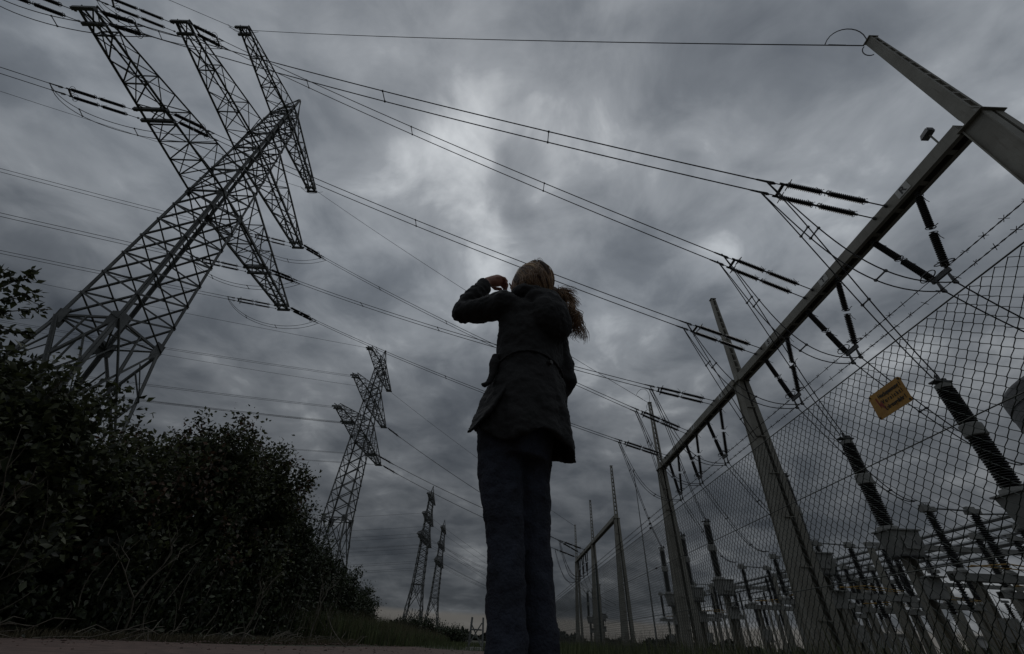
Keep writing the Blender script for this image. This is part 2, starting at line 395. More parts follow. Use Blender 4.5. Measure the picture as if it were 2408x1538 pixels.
    return T
T1 = V((-23.1, 19.0, 0)); T2 = V((-24.74, 63.98, 0)); T3 = V((-27.4, 149, 0)); T4 = V((-29.2, 200, 0))
p1 = make_pylon('largest lattice pylon with three pairs of arms, rising behind the hedge', T1)
p2 = copy_tree(p1); p2.location = T2; p2['label'] = 'middle-sized lattice pylon between the hedge and the person, second nearest'
p3 = make_pylon('slim dark lattice pylon, left one of the two far ones', T3, False)
p4 = copy_tree(p3); p4.location = T4; p4['label'] = 'smallest farthest lattice pylon, right one of the two far ones'

# ------------------------------------------------------------------ insulator sets and conductors
def rib_profile(L, r0, r1, n, cap=.05):
    pr = [(0, r0*.7), (cap, r0*.75)]; st = (L-2*cap)/n
    for i in range(n): h = cap+i*st; pr += [(h+st*.05, r0), (h+st*.42, r1), (h+st*.6, r1*.97), (h+st*.75, r0)]
    return pr+[(L-cap, r0*.75), (L, r0*.7)]
ROD_L = 1.18
ROD = MB().lathe((0, 0, 0), (1, 0, 0), rib_profile(ROD_L, .062, .102, 17), 10).mesh('insulator', 'porcelain')
LINKM = MB().tube([(0, 0, 0), (.62, 0, 0)], .022, 5).box((.02, 0, 0), (.1, .06, .1)).box((.58, 0, 0), (.1, .05, .07)).mesh('link', 'fitting')
RING = MB().ring((0, 0, 0), (1, 0, .25), .2, .014, 16, 4).tube([(0, 0, -.2), (.06, 0, -.06)], .012, 4).mesh('arcing_ring', 'fitting')
HORN = MB().tube([(0, 0, .05), (.02, 0, .14), (.1, 0, .17), (.16, 0, .25)], .011, 4).ring((0, 0, 0), (1, .1, .1), .105, .011, 10, 4, .75).mesh('arcing_horn', 'fitting')
YOKE = MB().bar((0, -.27, 0), (0, .27, 0), .1, .05).bar((0, -.25, 0), (.12, -.25, 0), .05, .06).bar((0, .25, 0), (.12, .25, 0), .05, .06).mesh('yoke_plate', 'fitting')
CLAMP = MB().tube([(-.62, 0, 0), (-.12, 0, 0)], .018, 5).tube([(-.3, 0, 0), (-.22, 0, .01), (0, 0, 0), (.3, 0, 0), (.36, 0, 0)], [.02, .05, .042, .034, .024], 6).tube([(-.05, 0, -.02), (-.16, 0, -.12), (-.3, 0, -.05)], .016, 4).mesh('clamp', 'fitting')
COUP = MB().tube([(0, 0, 0), (.2, 0, 0)], .036, 6).mesh('coupling', 'fitting')
SETL = 4.0
def tension_set(P, d, label, group, sc=1.0):
    """double tension string: starts at the beam, ends in two dead-end clamps SETL away along d"""
    t = thing('tension_insulator', label, 'insulator', P, group, orient(P, d, sc=sc)); Tr = Matrix.Translation
    for y in (-.25, .25):
        link('link', LINKM, t, Tr((0, y, 0)))
        for x0 in (.6, 1.92):
            link('insulator', ROD, t, Tr((x0, y, 0))); link('arcing_horn', HORN, t, Tr((x0+.02, y, 0)))
        link('arcing_horn', HORN, t, Tr((1.78, y, 0)) @ Matrix.Rotation(PI, 4, 'Z'))
        link('arcing_ring', RING, t, Tr((3.0, y, 0)))
        link('clamp', CLAMP, t, Tr((SETL-.3, y*.85, 0)))
        link('coupling', COUP, t, Tr((1.75, y, 0))); link('coupling', COUP, t, Tr((3.05, y, 0)))
    link('yoke_plate', YOKE, t, Tr((3.16, 0, 0)))
    return t
def set_ends(P, d, sc=1.0):
    d, s, u = basis(d); s = u.cross(d); e = V(P)+d*SETL*sc; return e-s*.21*sc, e+s*.21*sc
def wires(name, paths, label, group, spacers=(), r=.021, cat='power line', m='cable'):
    loc = paths[0][0]; t = thing(name, label, cat, loc, group)
    for p in paths: part(MB().tube(p, r, 5), 'wire', m, t)
    if len(paths) == 2:
        for k in spacers:
            i = int(k*(len(paths[0])-1)); a, b = paths[0][i], paths[1][i]
            part(MB().bar(a, b, .03, .03).box(a, (.06, .06, .06)).box(b, (.06, .06, .06)), 'spacer', 'fitting', t)
    return t
def tangent(p, q, sag):
    p, q = V(p), V(q); d = q-p; d.z -= 4*sag; return d.normalized()
def span(P, Q, sag, la, ga, lb, gb, lw, gw, spacers, sca=1., scb=1.):
    """a twin conductor between two fixing points, with a tension set at one end or at both"""
    P, Q = V(P), V(Q); a0 = a1 = P; b0 = b1 = Q; da = tangent(P, Q, sag); db = tangent(Q, P, sag); n = V((-(Q-P).y, (Q-P).x, 0)).normalized()*.21
    if la: tension_set(P, da, la, ga, sca); a0, a1 = set_ends(P, da, sca)
    else: a0, a1 = P-n, P+n
    if lb: tension_set(Q, db, lb, gb, scb); b0, b1 = set_ends(Q, db, scb)
    else: b0, b1 = Q-n, Q+n
    if (a0-b0).length+(a1-b1).length > (a0-b1).length+(a1-b0).length: b0, b1 = b1, b0
    k = ((a0-b0).length/(P-Q).length)**2
    wires('conductor_pair', [cable(a0, b0, sag*k), cable(a1, b1, sag*k)], lw, gw, spacers)
    return (a0, a1), (b0, b1)

BEAMX0, BEAMX1, BZ0, BZ1 = 10.75, 11.2, 10.72, 11.08
# fixing points on a pylon: name, y offset, height, half width of the cross beam
PH = dict(lN=(-11.7, 25.05, .6), mN=(-9.36, 31.45, .58), qN=(-6.66, 25.05, 1.05), qF=(6.66, 25.05, 1.05), mF=(9.36, 31.45, .58), lF=(11.7, 25.05, .6))
WHERE = dict(lN='near end of the lowest arm', mN='near end of the middle arm', qN='middle of the near lowest arm', qF='middle of the far lowest arm', mF='far end of the middle arm', lF='far end of the lowest arm')
def fix(T, ph, side): y, z, w = PH[ph]; return V((T.x+side*w, T.y+y, z))
PHI = math.radians(25); LEFT = V((-math.cos(PHI), -math.sin(PHI), 0))
GY = dict(lN=7.44, mN=11.08, qN=14.86, qF=19.8, mF=23.75, lF=27.9)         # where each phase meets the gantry beam
VY = dict(lN=7.45, mN=10.9, qN=14.12, qF=20.6, mF=24.0, lF=27.28)
LET = dict(lN='by the letter R', mN='by the letter T', qN='by the letter S', qF='first beyond the middle post', mF='second beyond the middle post', lF='nearest to the third post')
clampL, clampG = {}, {}
def pylon_one():
    for ph in PH:
        (a, b), (g0, g1) = span(fix(T1, ph, 1), (BEAMX0-.02, GY[ph], 10.97), .65,
            f'insulator string on the large pylon, right side, {WHERE[ph]}', 'insulator strings of the large pylon',
            f'double insulator string tied to the big gantry beam {LET[ph]}', 'tension strings of the big gantry',
            f'twin wires from the large pylon to the gantry beam, {LET[ph]}', 'wires from pylon to gantry', (.25, .5, .75), 1, .9)
        clampG[ph] = (g0, g1)
        P = fix(T1, ph, -1); Q = P+LEFT*260; Q.z += 3
        (c, d), _ = span(P, Q, 9, f'insulator string on the large pylon, left side, {WHERE[ph]}', 'insulator strings of the large pylon', None, None,
            f'twin wires running left from the large pylon, {WHERE[ph]}', 'wires left of the large pylon', (.04, .12))
        if (c-a).length+(d-b).length > (c-b).length+(d-a).length: c, d = d, c
        pa = []
        for p, q in ((c, a), (d, b)):
            k = V((0, 0, -2.3)); pa.append(bez(p, lerp(p, q, .25)+k, lerp(p, q, .75)+k, q, 20))
        wires('jumper_loop', pa, f'twin jumper loop hanging under the {WHERE[ph]} of the large pylon', 'jumper loops of the large pylon', (.3, .6), .02, 'jumper')
    for s, w, y, post in ((-1, 'near', -7.3, 'first'), (1, 'far', 7.3, 'third')):
        top = V((T1.x+.35, T1.y+y, 38.1)); q = V((10.86, 4.75 if s < 0 else 29.9, 16.15))
        wires('ground_wire', [cable(top, q, .5)], f'ground wire from the large pylon, {w} top arm, to the {post} gantry spike', 'ground wires', r=.018)
        top2 = V((T1.x-.35, T1.y+y, 38.1)); q = top2+LEFT*260; q.z += 3
        wires('ground_wire', [cable(top2, q, 8)], f'ground wire running left from the large pylon, {w} top arm', 'ground wires', r=.018)
        wires('ground_jumper', [bez(top2+LEFT*.8, top2+V((.2, 0, -.9)), top+V((-.2, 0, -.9)), top+V((1.0, 0, -.3)), 12), [top2+LEFT*.8+V((0,.15,-.05)), top2+V((0,.15,-.02)), top+V((0,.15,-.02))]], f'small jumper at the {w} top arm tip of the large pylon', 'ground jumpers', r=.018, cat='jumper')
pylon_one()
for y_, w_ in ((4.75, 'first'), (29.9, 'third')):
    c_ = V((10.86, y_, 16.15)); d_ = (V((T1.x, T1.y+(-7.3 if y_ < 9 else 7.3), 38.1))-c_).normalized()
    wires('ground_loop', [bez(c_+d_*1.1, c_+d_*.6+V((0, -.2, 1.2)), c_+V((.35, -.3, 1.2)), c_+V((.1, -.05, .05)), 12), bez(c_+V((-.02, .02, -.05)), c_+V((-.25, .1, -.3)), c_+V((-.2, .1, -.75)), c_+V((.05, .05, -.6)), 10), [c_+d_*.5, c_+d_*.62, c_+d_*.9, c_+d_*1.0]], f'small wire loop at the tip of the {w_} gantry spike', 'loops at spike tips', r=.016, cat='jumper')
G2Y = dict(qF=64.4, mF=67.6, lF=71.4)
clamp2 = {}
def other_pylons():
    for ph in ('qF', 'mF', 'lF'):
        _, g = span(fix(T2, ph, 1), (BEAMX0-.02, G2Y[ph], 10.97), .65, f'insulator string on the second pylon, right side, {WHERE[ph]}', 'insulator strings of the second pylon',
             f'double insulator string on the far gantry, wires from the {WHERE[ph]}', 'tension strings of the far gantry',
             f'twin wires from the second pylon, {WHERE[ph]}, passing behind the person', 'wires from the second pylon', (.3, .6), 1, .9)
        clamp2[ph] = g
    for ph in PH:
        P = fix(T2, ph, -1); Q = P+LEFT*260+V((0, 0, 2))
        span(P, Q, 9, None, None, None, None, f'twin wires left of the second pylon from the {WHERE[ph]}', 'wires left of the second pylon', ())
    for s, w, y in ((-1, 'near', -7.3), (1, 'far', 7.3)):
        a = V((T2.x, T2.y+y, 38.1))
        wires('ground_wire', [cable(a, a+LEFT*260+V((0, 0, 2)), 8)], f'ground wire running left from the second pylon, {w} top arm', 'ground wires', r=.024)
    a = V((T2.x, T2.y+7.3, 38.1)); wires('ground_wire', [cable(a, V((10.9, 73.9, 16.0)), .5)], 'single ground wire from the second pylon to the last far spike', 'ground wires', r=.024)
    for T, nm, r in ((T3, 'left far pylon', .03), (T4, 'right far pylon', .034)):
        for ph in PH:
            P = fix(T, ph, 1); Q = V((11, T.y+PH[ph][0]*.5, 12))
            wires('conductor', [cable(P, Q, .8)], f'wire right of the {nm}, {WHERE[ph]}', 'wires of the far pylons', r=r)
            P = fix(T, ph, -1); Q = P+V((-300, -10, 0))
            wires('conductor', [cable(P, Q, 9)], f'wire left of the {nm}, {WHERE[ph]}', 'wires of the far pylons', r=r)
other_pylons()

# ------------------------------------------------------------------ steel gantries
def glyph(ch, size, name, parent, o, right, up, m, ext=.002, align='CENTER', sx=1.0):
    cu = bpy.data.curves.new(name, 'FONT'); cu.body = ch; cu.size = size; cu.align_x = align; cu.align_y = 'CENTER'; cu.extrude = ext; cu.offset = size*.03
    t = bpy.data.objects.new(name, cu); C.objects.link(t); dg = bpy.context.evaluated_depsgraph_get(); dg.update()
    me = bpy.data.meshes.new_from_object(t.evaluated_get(dg)); bpy.data.objects.remove(t); me.materials.clear(); me.materials.append(MATS[m])
    r, u = V(right).normalized(), V(up).normalized(); n = r.cross(u); p = V(o)-ORG.get(parent.name, V((0, 0, 0)))
    return link(name, me, parent, Matrix(((r.x*sx, u.x, n.x, p.x), (r.y*sx, u.y, n.y, p.y), (r.z*sx, u.z, n.z, p.z), (0, 0, 0, 1))))
def gantry(name_l, ys, beams, letters, spike=True):
    G = thing('steel_gantry', name_l, 'gantry', (11, ys[0], 0), 'switchyard gantries'); m = 'post_paint'
    def h_leg(b, xa0, xa1, xb0, xb1, y, d, z0, z1, outer):
        """tapered wide-flange leg: flanges face -Y and +Y, web between them"""
        t = .03
        for s in (-1, 1):
            ya, yb = y+s*d, y+s*(d-t)
            b.hexa([(xa0, ya, z0), (xa1, ya, z0), (xa1, yb, z0), (xa0, yb, z0)], [(xb0, ya, z1), (xb1, ya, z1), (xb1, yb, z1), (xb0, yb, z1)])
        ca, cb = (xa1-.07, xb1-.06) if outer else (xa0+.05, xb0+.04)
        b.hexa([(ca, y-d+t, z0), (ca+.03, y-d+t, z0), (ca+.03, y+d-t, z0), (ca, y+d-t, z0)], [(cb, y-d+t, z1), (cb+.03, y-d+t, z1), (cb+.03, y+d-t, z1), (cb, y+d-t, z1)])
    for y in ys:
        P = MB(); h_leg(P, 10.34, 10.96, BEAMX0-.02, BEAMX0+.19, y, .27, 0, BZ0, 0); h_leg(P, 11.2, 11.5, BEAMX0+.28, BEAMX1+.02, y, .27, 0, BZ0, 1)
        post = part(P, 'post', m, G)
        part(MB().box((10.97, y, BZ0+.015), (.62, .66, .03)), 'cap_plate', m, post)
        for z in (9.3, 7.9, 6.3, 4.6, 2.9, 1.3):
            k = (BZ0-z)/BZ0; xa = BEAMX0+.2+(11.02-BEAMX0-.22)*k
            part(MB().box((xa-.05, y-.3, z), (.34+.2*k, .055, .03)), 'batten', m, post)
        part(MB().box((10.95, y, .15), (1.7, 1.0, .3)), 'footing', 'concrete', post)
        sp = MB(); zt = 16.15
        for x0, x1, u0, u1 in ((10.8, 10.83, 10.86, 10.885), (11.12, 11.15, 11.06, 11.085)):
            sp.hexa([(x0, y-.15, BZ1), (x1, y-.15, BZ1), (x1, y+.15, BZ1), (x0, y+.15, BZ1)], [(u0, y-.1, zt), (u1, y-.1, zt), (u1, y+.1, zt), (u0, y+.1, zt)])
            for s in (-1, 1):
                i0 = x0 if x0 < 11 else x0-.05; j0 = u0 if u0 < 11 else u0-.035
                sp.hexa([(i0, y+s*.15, BZ1), (i0+.08, y+s*.15, BZ1), (i0+.08, y+s*.162, BZ1), (i0, y+s*.162, BZ1)], [(j0, y+s*.1, zt), (j0+.06, y+s*.1, zt), (j0+.06, y+s*.112, zt), (j0, y+s*.112, zt)])
        spk = part(sp, 'spike', m, G)
        part(MB().box((10.97, y, (BZ0+BZ1)/2+.02), (.36, .3, BZ1-BZ0+.02)), 'spike_foot', m, spk)
        part(MB().box((10.97, y, zt+.012), (.3, .27, .024)), 'cap_plate', m, spk)
        for i in range(13):
            z = BZ1+.06+i*.405; k = (z-BZ1)/(zt-BZ1); w = .32*(1-k)+.2*k; d = .16*(1-k)+.11*k
            for s in (-1, 1): part(MB().box((10.973, y+s*(d-.004), z), (w, .014, .075)), 'batten', m, spk)
    for (a, b_) in beams:
        B = MB(); y0, y1 = a, b_; L = y1-y0; c = (y0+y1)/2; h = BZ1-BZ0
        for x, s in ((BEAMX0, 1), (BEAMX1, -1)):
            B.box((x+s*.012, c, (BZ0+BZ1)/2), (.024, L, h)); B.box((x+s*.075, c, BZ0+.012), (.1, L, .024)); B.box((x+s*.075, c, BZ1-.012), (.1, L, .024))
        B.box(((BEAMX0+BEAMX1)/2, c, BZ1-.03), (BEAMX1-BEAMX0-.06, L, .008))  # cover plate added over the open top to keep the beam's inside dark
        bo = part(B, 'beam', m, G)
        for i in range(int(L/.9)): part(MB().box(((BEAMX0+BEAMX1)/2, y0+.5+i*.9, BZ0+.03), (.25, .13, .014)), 'batten', m, bo)
        for s in (0, 1): part(MB().box(((BEAMX0+BEAMX1)/2, y0+s*L+(.012 if s else -.012), (BZ0+BZ1)/2), (.46, .02, h+.01)), 'end_plate', m, bo)
    for y, ch in letters:
        pl = part(MB().box((BEAMX0-.008, y, 10.92), (.012, .42, .28)), 'letter_plate', 'plate_white', G)
        glyph(ch, .3, 'letter', pl, (BEAMX0-.016, y, 10.92), (0, -1, 0), (0, 0, 1), 'sign_black')
    return G
gantry('big grey steel gantry with three spiked posts, letters on its beam', [4.6, 17.25, 29.9], [(4.9, 16.95), (17.55, 29.75)], [(6.63, 'R'), (10.28, 'T'), (14.06, 'S'), (18.95, 'R'), (22.9, 'T'), (26.9, 'S')])
gantry('smaller far steel gantry with spiked posts, right of the person', [45.0, 58.9, 73.9], [(45.3, 58.6), (59.2, 73.8)], [])

# V-shaped suspension strings under the beams, droppers and loops
def vset(y, label, group):
    t = thing('suspension_insulator', label, 'insulator', (10.98, y, BZ0), group); o = V((10.98, y, BZ0))
    bot = o+V((0, 0, -2.42))
    for s in (-1, 1):
        a = o+V((0, s*.88, -.02)); b = bot+V((0, s*.2, .04)); d = (b-a).normalized(); L = (b-a).length
        part(MB().box(a, (.1, .1, .1)).tube([a, a+d*.14], .02, 5), 'hanger', 'fitting', t)
        for k, x0 in enumerate((.1, .1+ROD_L*.93+.1)):
            M = orient(a+d*x0-o, d); M = M @ Matrix.Scale(.93, 4); link('insulator', ROD, t, M)
            link('arcing_horn', HORN, t, orient(a+d*(x0+.03)-o, d, (1, 0, 0)))
        link('arcing_horn', HORN, t, orient(a+d*(.1+ROD_L*.9)-o, -d, (1, 0, 0)))
        link('arcing_ring', RING, t, orient(a+d*(L-.22)-o, d, (1, 0, .2)))
        part(MB().tube([a+d*(L-.16), b], .025, 5), 'link', 'fitting', t)
    part(MB().bar(bot+V((0, -.27, .02)), bot+V((0, .27, .02)), .06, .11), 'yoke_plate', 'fitting', t)
    for s in (-1, 1): part(MB().tube([bot+V((0, s*.17, 0)), bot+V((0, s*.17, -.34))], [.025, .045], 6).box(bot+V((0, s*.17, -.36)), (.1, .06, .07)), 'clamp', 'fitting', t)
    return [bot+V((0, s*.17, -.36)) for s in (-1, 1)]
BRX = 12.0; BRY = dict(lN=9.9, mN=13.97, qN=18.15, qF=26.8, mF=31.1, lF=35.7); BRT = 6.62
DISX = 15.0; DISY = dict(lN=7.6, mN=11.5, qN=15.4, qF=22.0, mF=25.9, lF=29.8); DIST = 4.85
def droppers():
    for ph in PH:
        v = vset(VY[ph], f'V-shaped pair of insulators under the gantry beam, {LET[ph]}', 'V-shaped insulators of the big gantry')
        g = sorted(clampG[ph], key=lambda p: p.y); br = V((BRX, BRY[ph], BRT+.16)); di = V((DISX-.25, DISY[ph], DIST+.12))
        wires('jumper_loop', [bez(g[i]+V((.25, 0, -.05)), g[i]+V((1.2, .1, -2.6)), v[i]+V((-2.3, -.1, -.45)), v[i], 22) for i in (0, 1)], f'twin wires looping below the gantry beam to the V insulators, {LET[ph]}', 'loops of the big gantry', (.35, .72), .018, 'jumper')
        b2 = [br+V((-.05, s*.08, 0)) for s in (-1, 1)]
        wires('dropper', [bez(g[i]+V((.25, 0, -.08)), g[i]+V((1.0, .1, -2.5)), lerp(g[i], b2[i], .6)+V((0, 0, -.5)), b2[i], 22) for i in (0, 1)], f'twin wires dropping from the gantry to its breaker column, {LET[ph]}', 'droppers of the big gantry', (.3, .66), .018, 'dropper')
        d2 = [di+V((0, s*.06, 0)) for s in (-1, 1)]
        wires('dropper', [bez(v[i], lerp(v[i], d2[i], .4)+V((0, 0, -.7)), d2[i]+V((-1.3, -.5, -.3)), d2[i], 22) for i in (0, 1)], f'twin wires sagging from the V insulators to the switch, {LET[ph]}', 'droppers of the big gantry', (.35, .7), .018, 'dropper')
    for k, (ph, y, w) in enumerate((('qF', 64.6, 'nearest'), ('mF', 67.8, 'middle'), ('lF', 71.2, 'farthest'))):
        v = vset(y, f'V-shaped pair of insulators under the far gantry beam, {w} of three', 'V-shaped insulators of the far gantry')
        g = sorted(clamp2[ph], key=lambda p: p.y)
        wires('jumper_loop', [bez(g[i], g[i]+V((1.2, 0, -4)), v[i]+V((-2.5, 0, -.8)), v[i], 14) for i in (0, 1)], f'wire loop under the far gantry, {w} of three', 'loops of the far gantry', (), .022, 'jumper')
        wires('dropper', [bez(v[0], v[0]+V((.6, -.3, -2.5)), V((13, y-1, 5.2)), V((14.2, y-1.6, 4.6)), 14)], f'wire dropping from the far gantry, {w} of three', 'droppers of the far gantry', (), .024, 'dropper')
        wires('dropper', [bez(g[0], g[0]+V((.5, 0, -4)), V((10, y-.5, 7)), V((12, y+.8, 5.6)), 14)], f'wire dropping in front of the far gantry post, {w} of three', 'droppers of the far gantry', (), .022, 'dropper')
droppers()

# floodlight on the beam end
def floodlight():
    t = thing('floodlight', 'small black floodlight on a stub arm at the near gantry beam end', 'floodlight', (10.8, 5.35, BZ1))
    part(MB().tube([(10.8, 5.35, BZ1), (10.8, 5.35, 11.5), (10.78, 5.38, 11.56)], .022, 6), 'arm', 'post_paint', t)
    b = MB().hexa([(10.68, 5.24, 11.55), (10.88, 5.24, 11.55), (10.88, 5.5, 11.5), (10.68, 5.5, 11.5)], [(10.71, 5.26, 11.7), (10.85, 5.26, 11.7), (10.85, 5.46, 11.66), (10.71, 5.46, 11.66)])
    h = part(b, 'lamp_housing', 'fitting', t); part(MB().box((10.78, 5.225, 11.61), (.16, .015, .12)), 'visor', 'fitting', h)
floodlight()

# ------------------------------------------------------------------ switchyard equipment
BIGROD = {}
def bigrod(L, r0, r1, n, m='porcelain_grey'):
    k = (L, r0, r1, n)
    if k not in BIGROD: BIGROD[k] = MB().lathe((0, 0, 0), (0, 0, 1), rib_profile(L, r0, r1, n, .04), 12).mesh('insulator', m)
    return BIGROD[k]
Tr = Matrix.Translation
def breaker(x, y, label):
    t = thing('circuit_breaker', label, 'circuit breaker', (x, y, 0), 'circuit breakers behind the fence'); ORG[t.name] = V((0, 0, 0))
    col = MB()
    for s in (-1, 1): col.box((s*.12, 0, 1.4), (.03, .26, 2.8))
    col.box((0, .08, 1.4), (.21, .03, 2.8)); p = part(col, 'column', 'post_paint', t)
    part(MB().box((0, 0, .1), (.8, .8, .2)), 'footing', 'concrete', p)
    bx = MB().hexa([(-.32, -.26, 2.86), (.36, -.26, 2.86), (.36, .26, 2.86), (-.32, .26, 2.86)], [(-.44, -.33, 3.52), (.44, -.33, 3.52), (.44, .33, 3.52), (-.44, .33, 3.52)])
    b = part(bx, 'drive_box', 'cabinet', t)
    part(MB().box((0, 0, 3.55), (1.0, .76, .04)), 'lid', 'cabinet', b); part(MB().box((.02, -.345, 3.2), (.42, .012, .36)), 'door', 'cabinet', b); part(MB().box((.16, -.36, 3.2), (.03, .02, .1)), 'handle', 'fitting', b); part(MB().lathe((-.2, 0, 3.57), (0, 0, 1), [(0, .3), (.1, .28), (.12, .22)], 12), 'flange', 'cabinet', b)
    part(MB().box((.02, 0, 2.84), (.84, .62, .04)), 'base_plate', 'fitting', b); part(MB().box((.53, 0, 3.25), (.2, .22, .24)), 'motor_cover', 'cabinet', b)
    part(MB().tube([(.3, -.2, 2.84), (.28, -.26, 2.6), (.2, -.3, 2.2)], .025, 6), 'cable_pipe', 'fitting', b)
    cc = part(MB().box((.1, -.29, 2.0), (.42, .26, .5)), 'control_cabinet', 'cabinet', t); part(MB().box((.1, -.43, 2.28), (.5, .34, .03)), 'rain_lid', 'cabinet', cc)
    link('insulator', bigrod(1.32, .13, .215, 20), t, Tr((-.2, 0, 3.68)))
    part(MB().lathe((-.2, 0, 4.99), (0, 0, 1), [(0, .22), (.02, .24), (.31, .24), (.33, .22)], 16), 'middle_collar', 'cabinet', t)
    link('insulator', bigrod(1.08, .13, .205, 17), t, Tr((-.2, 0, 5.32)))
    h = part(MB().lathe((-.2, 0, 6.39), (0, 0, 1), [(0, .19), (.12, .19), (.14, .1), (.2, .08)], 12), 'head', 'cabinet', t)
    part(MB().box((-.2, 0, 6.6), (.5, .22, .04)).box((-.02, .05, 6.68), (.12, .1, .14)).tube([(-.2, 0, 6.6), (-.2, 0, 6.82)], .05, 6), 'terminal', 'fitting', h)
    return t
BL = dict(lN='tall ribbed breaker column nearest to the yellow warning sign, on its right', mN='ribbed breaker column left below the yellow warning sign', qN='ribbed breaker column partly hidden by the middle gantry post',
          qF='ribbed breaker column just left of the middle gantry post', mF='ribbed breaker column right beside the third gantry post', lF='ribbed breaker column half hidden behind the third gantry post')
for ph in PH: breaker(BRX+.2, BRY[ph], BL[ph])
for k, y in enumerate((62.5, 67, 71.5)): breaker(12.2, y, ['nearest','middle','farthest'][k]+' of three small breaker columns under the far gantry')
def disconnector(x, y, label):
    t = thing('disconnector', label, 'switch', (x, y, 0), 'disconnectors behind the breakers'); ORG[t.name] = V((0, 0, 0))
    bz = 2.72
    for px in (.35, 2.85):
        c = MB()
        for s in (-1, 1): c.box((px+s*.075, 0, bz/2-.08), (.02, .17, bz-.16))
        c.box((px, .05, bz/2-.08), (.128, .02, bz-.16)); part(c, 'column', 'post_paint', t)
    part(MB().box((1.6, 0, bz-.02), (4.0, .26, .03)).box((1.6, -.115, bz-.13), (4.0, .025, .2)).box((1.6, .115, bz-.13), (4.0, .025, .2)), 'base_beam', 'cabinet', t)
    for px in (0, 1.6, 3.2):
        ins = link('insulator', bigrod(1.75, .085, .14, 26), t, Tr((px, 0, bz+.14)))
        part(MB().lathe((px, 0, bz), (0, 0, 1), [(0, .19), (.06, .19), (.14, .12)], 10), 'pedestal', 'cabinet', t)
        h = part(MB().box((px, 0, bz+1.97), (.42, .24, .16)).box((px-.05, 0, bz+2.08), (.3, .14, .1)), 'contact_head', 'cabinet', t)
        if px == 0:
            f = MB()
            for i in range(5): f.ring((px-.1+i*.07, 0, bz+2.16), (1, 0, 0), .06, .009, 8, 4, .5)
            part(f, 'contact_fingers', 'fitting', h)
    part(MB().tube([(.1, 0, bz+2.03), (1.6, 0, bz+2.0)], .035, 8), 'switch_arm', 'alu_tube', t); part(MB().tube([(1.7, 0, bz+1.9), (3.2, 0, bz+1.98)], .035, 8), 'switch_arm', 'alu_tube', t)
    part(MB().tube([(.1, -.2, bz+.16), (1.5, -.22, bz+.3), (3.1, -.2, bz+.16)], .022, 6).tube([(.2, -.25, bz+.2), (3.0, -.1, bz+.13)], .018, 6), 'drive_rod', 'yellow_paint', t)
    part(MB().box((.35, -.28, 1.2), (.4, .3, .6)), 'drive_cabinet', 'cabinet', t)
    return t
DL = dict(lN='switch beyond the right edge, only its yellow rods showing', mN='switch with ribbed posts at the right edge, behind the nearest breaker', qN='switch on a grey base beam between the two nearest breaker columns', qF='switch with yellow rods right of the middle gantry post', mF='switch with ribbed posts just left of the middle gantry post', lF='switch between the third gantry post and the middle one, left of another')
for ph in PH: disconnector(DISX, DISY[ph], DL[ph])
for i, y in enumerate((19.0, 39.5, 44.0, 48.5)): disconnector(DISX+(5 if i == 0 else .5), y, ['lone switch in the second row behind the middle gantry post', 'first of three far switches beyond the third gantry post', 'second of three far switches beyond the third gantry post', 'last of three far switches beyond the third gantry post'][i])
for i, y in enumerate((9.4, 13.4, 17.4, 24.0, 28.0, 32.0)): disconnector(20.3, y, ['first','second','third','fourth','fifth','sixth'][i]+' switch of the rear row counted from the right, behind the other switches')
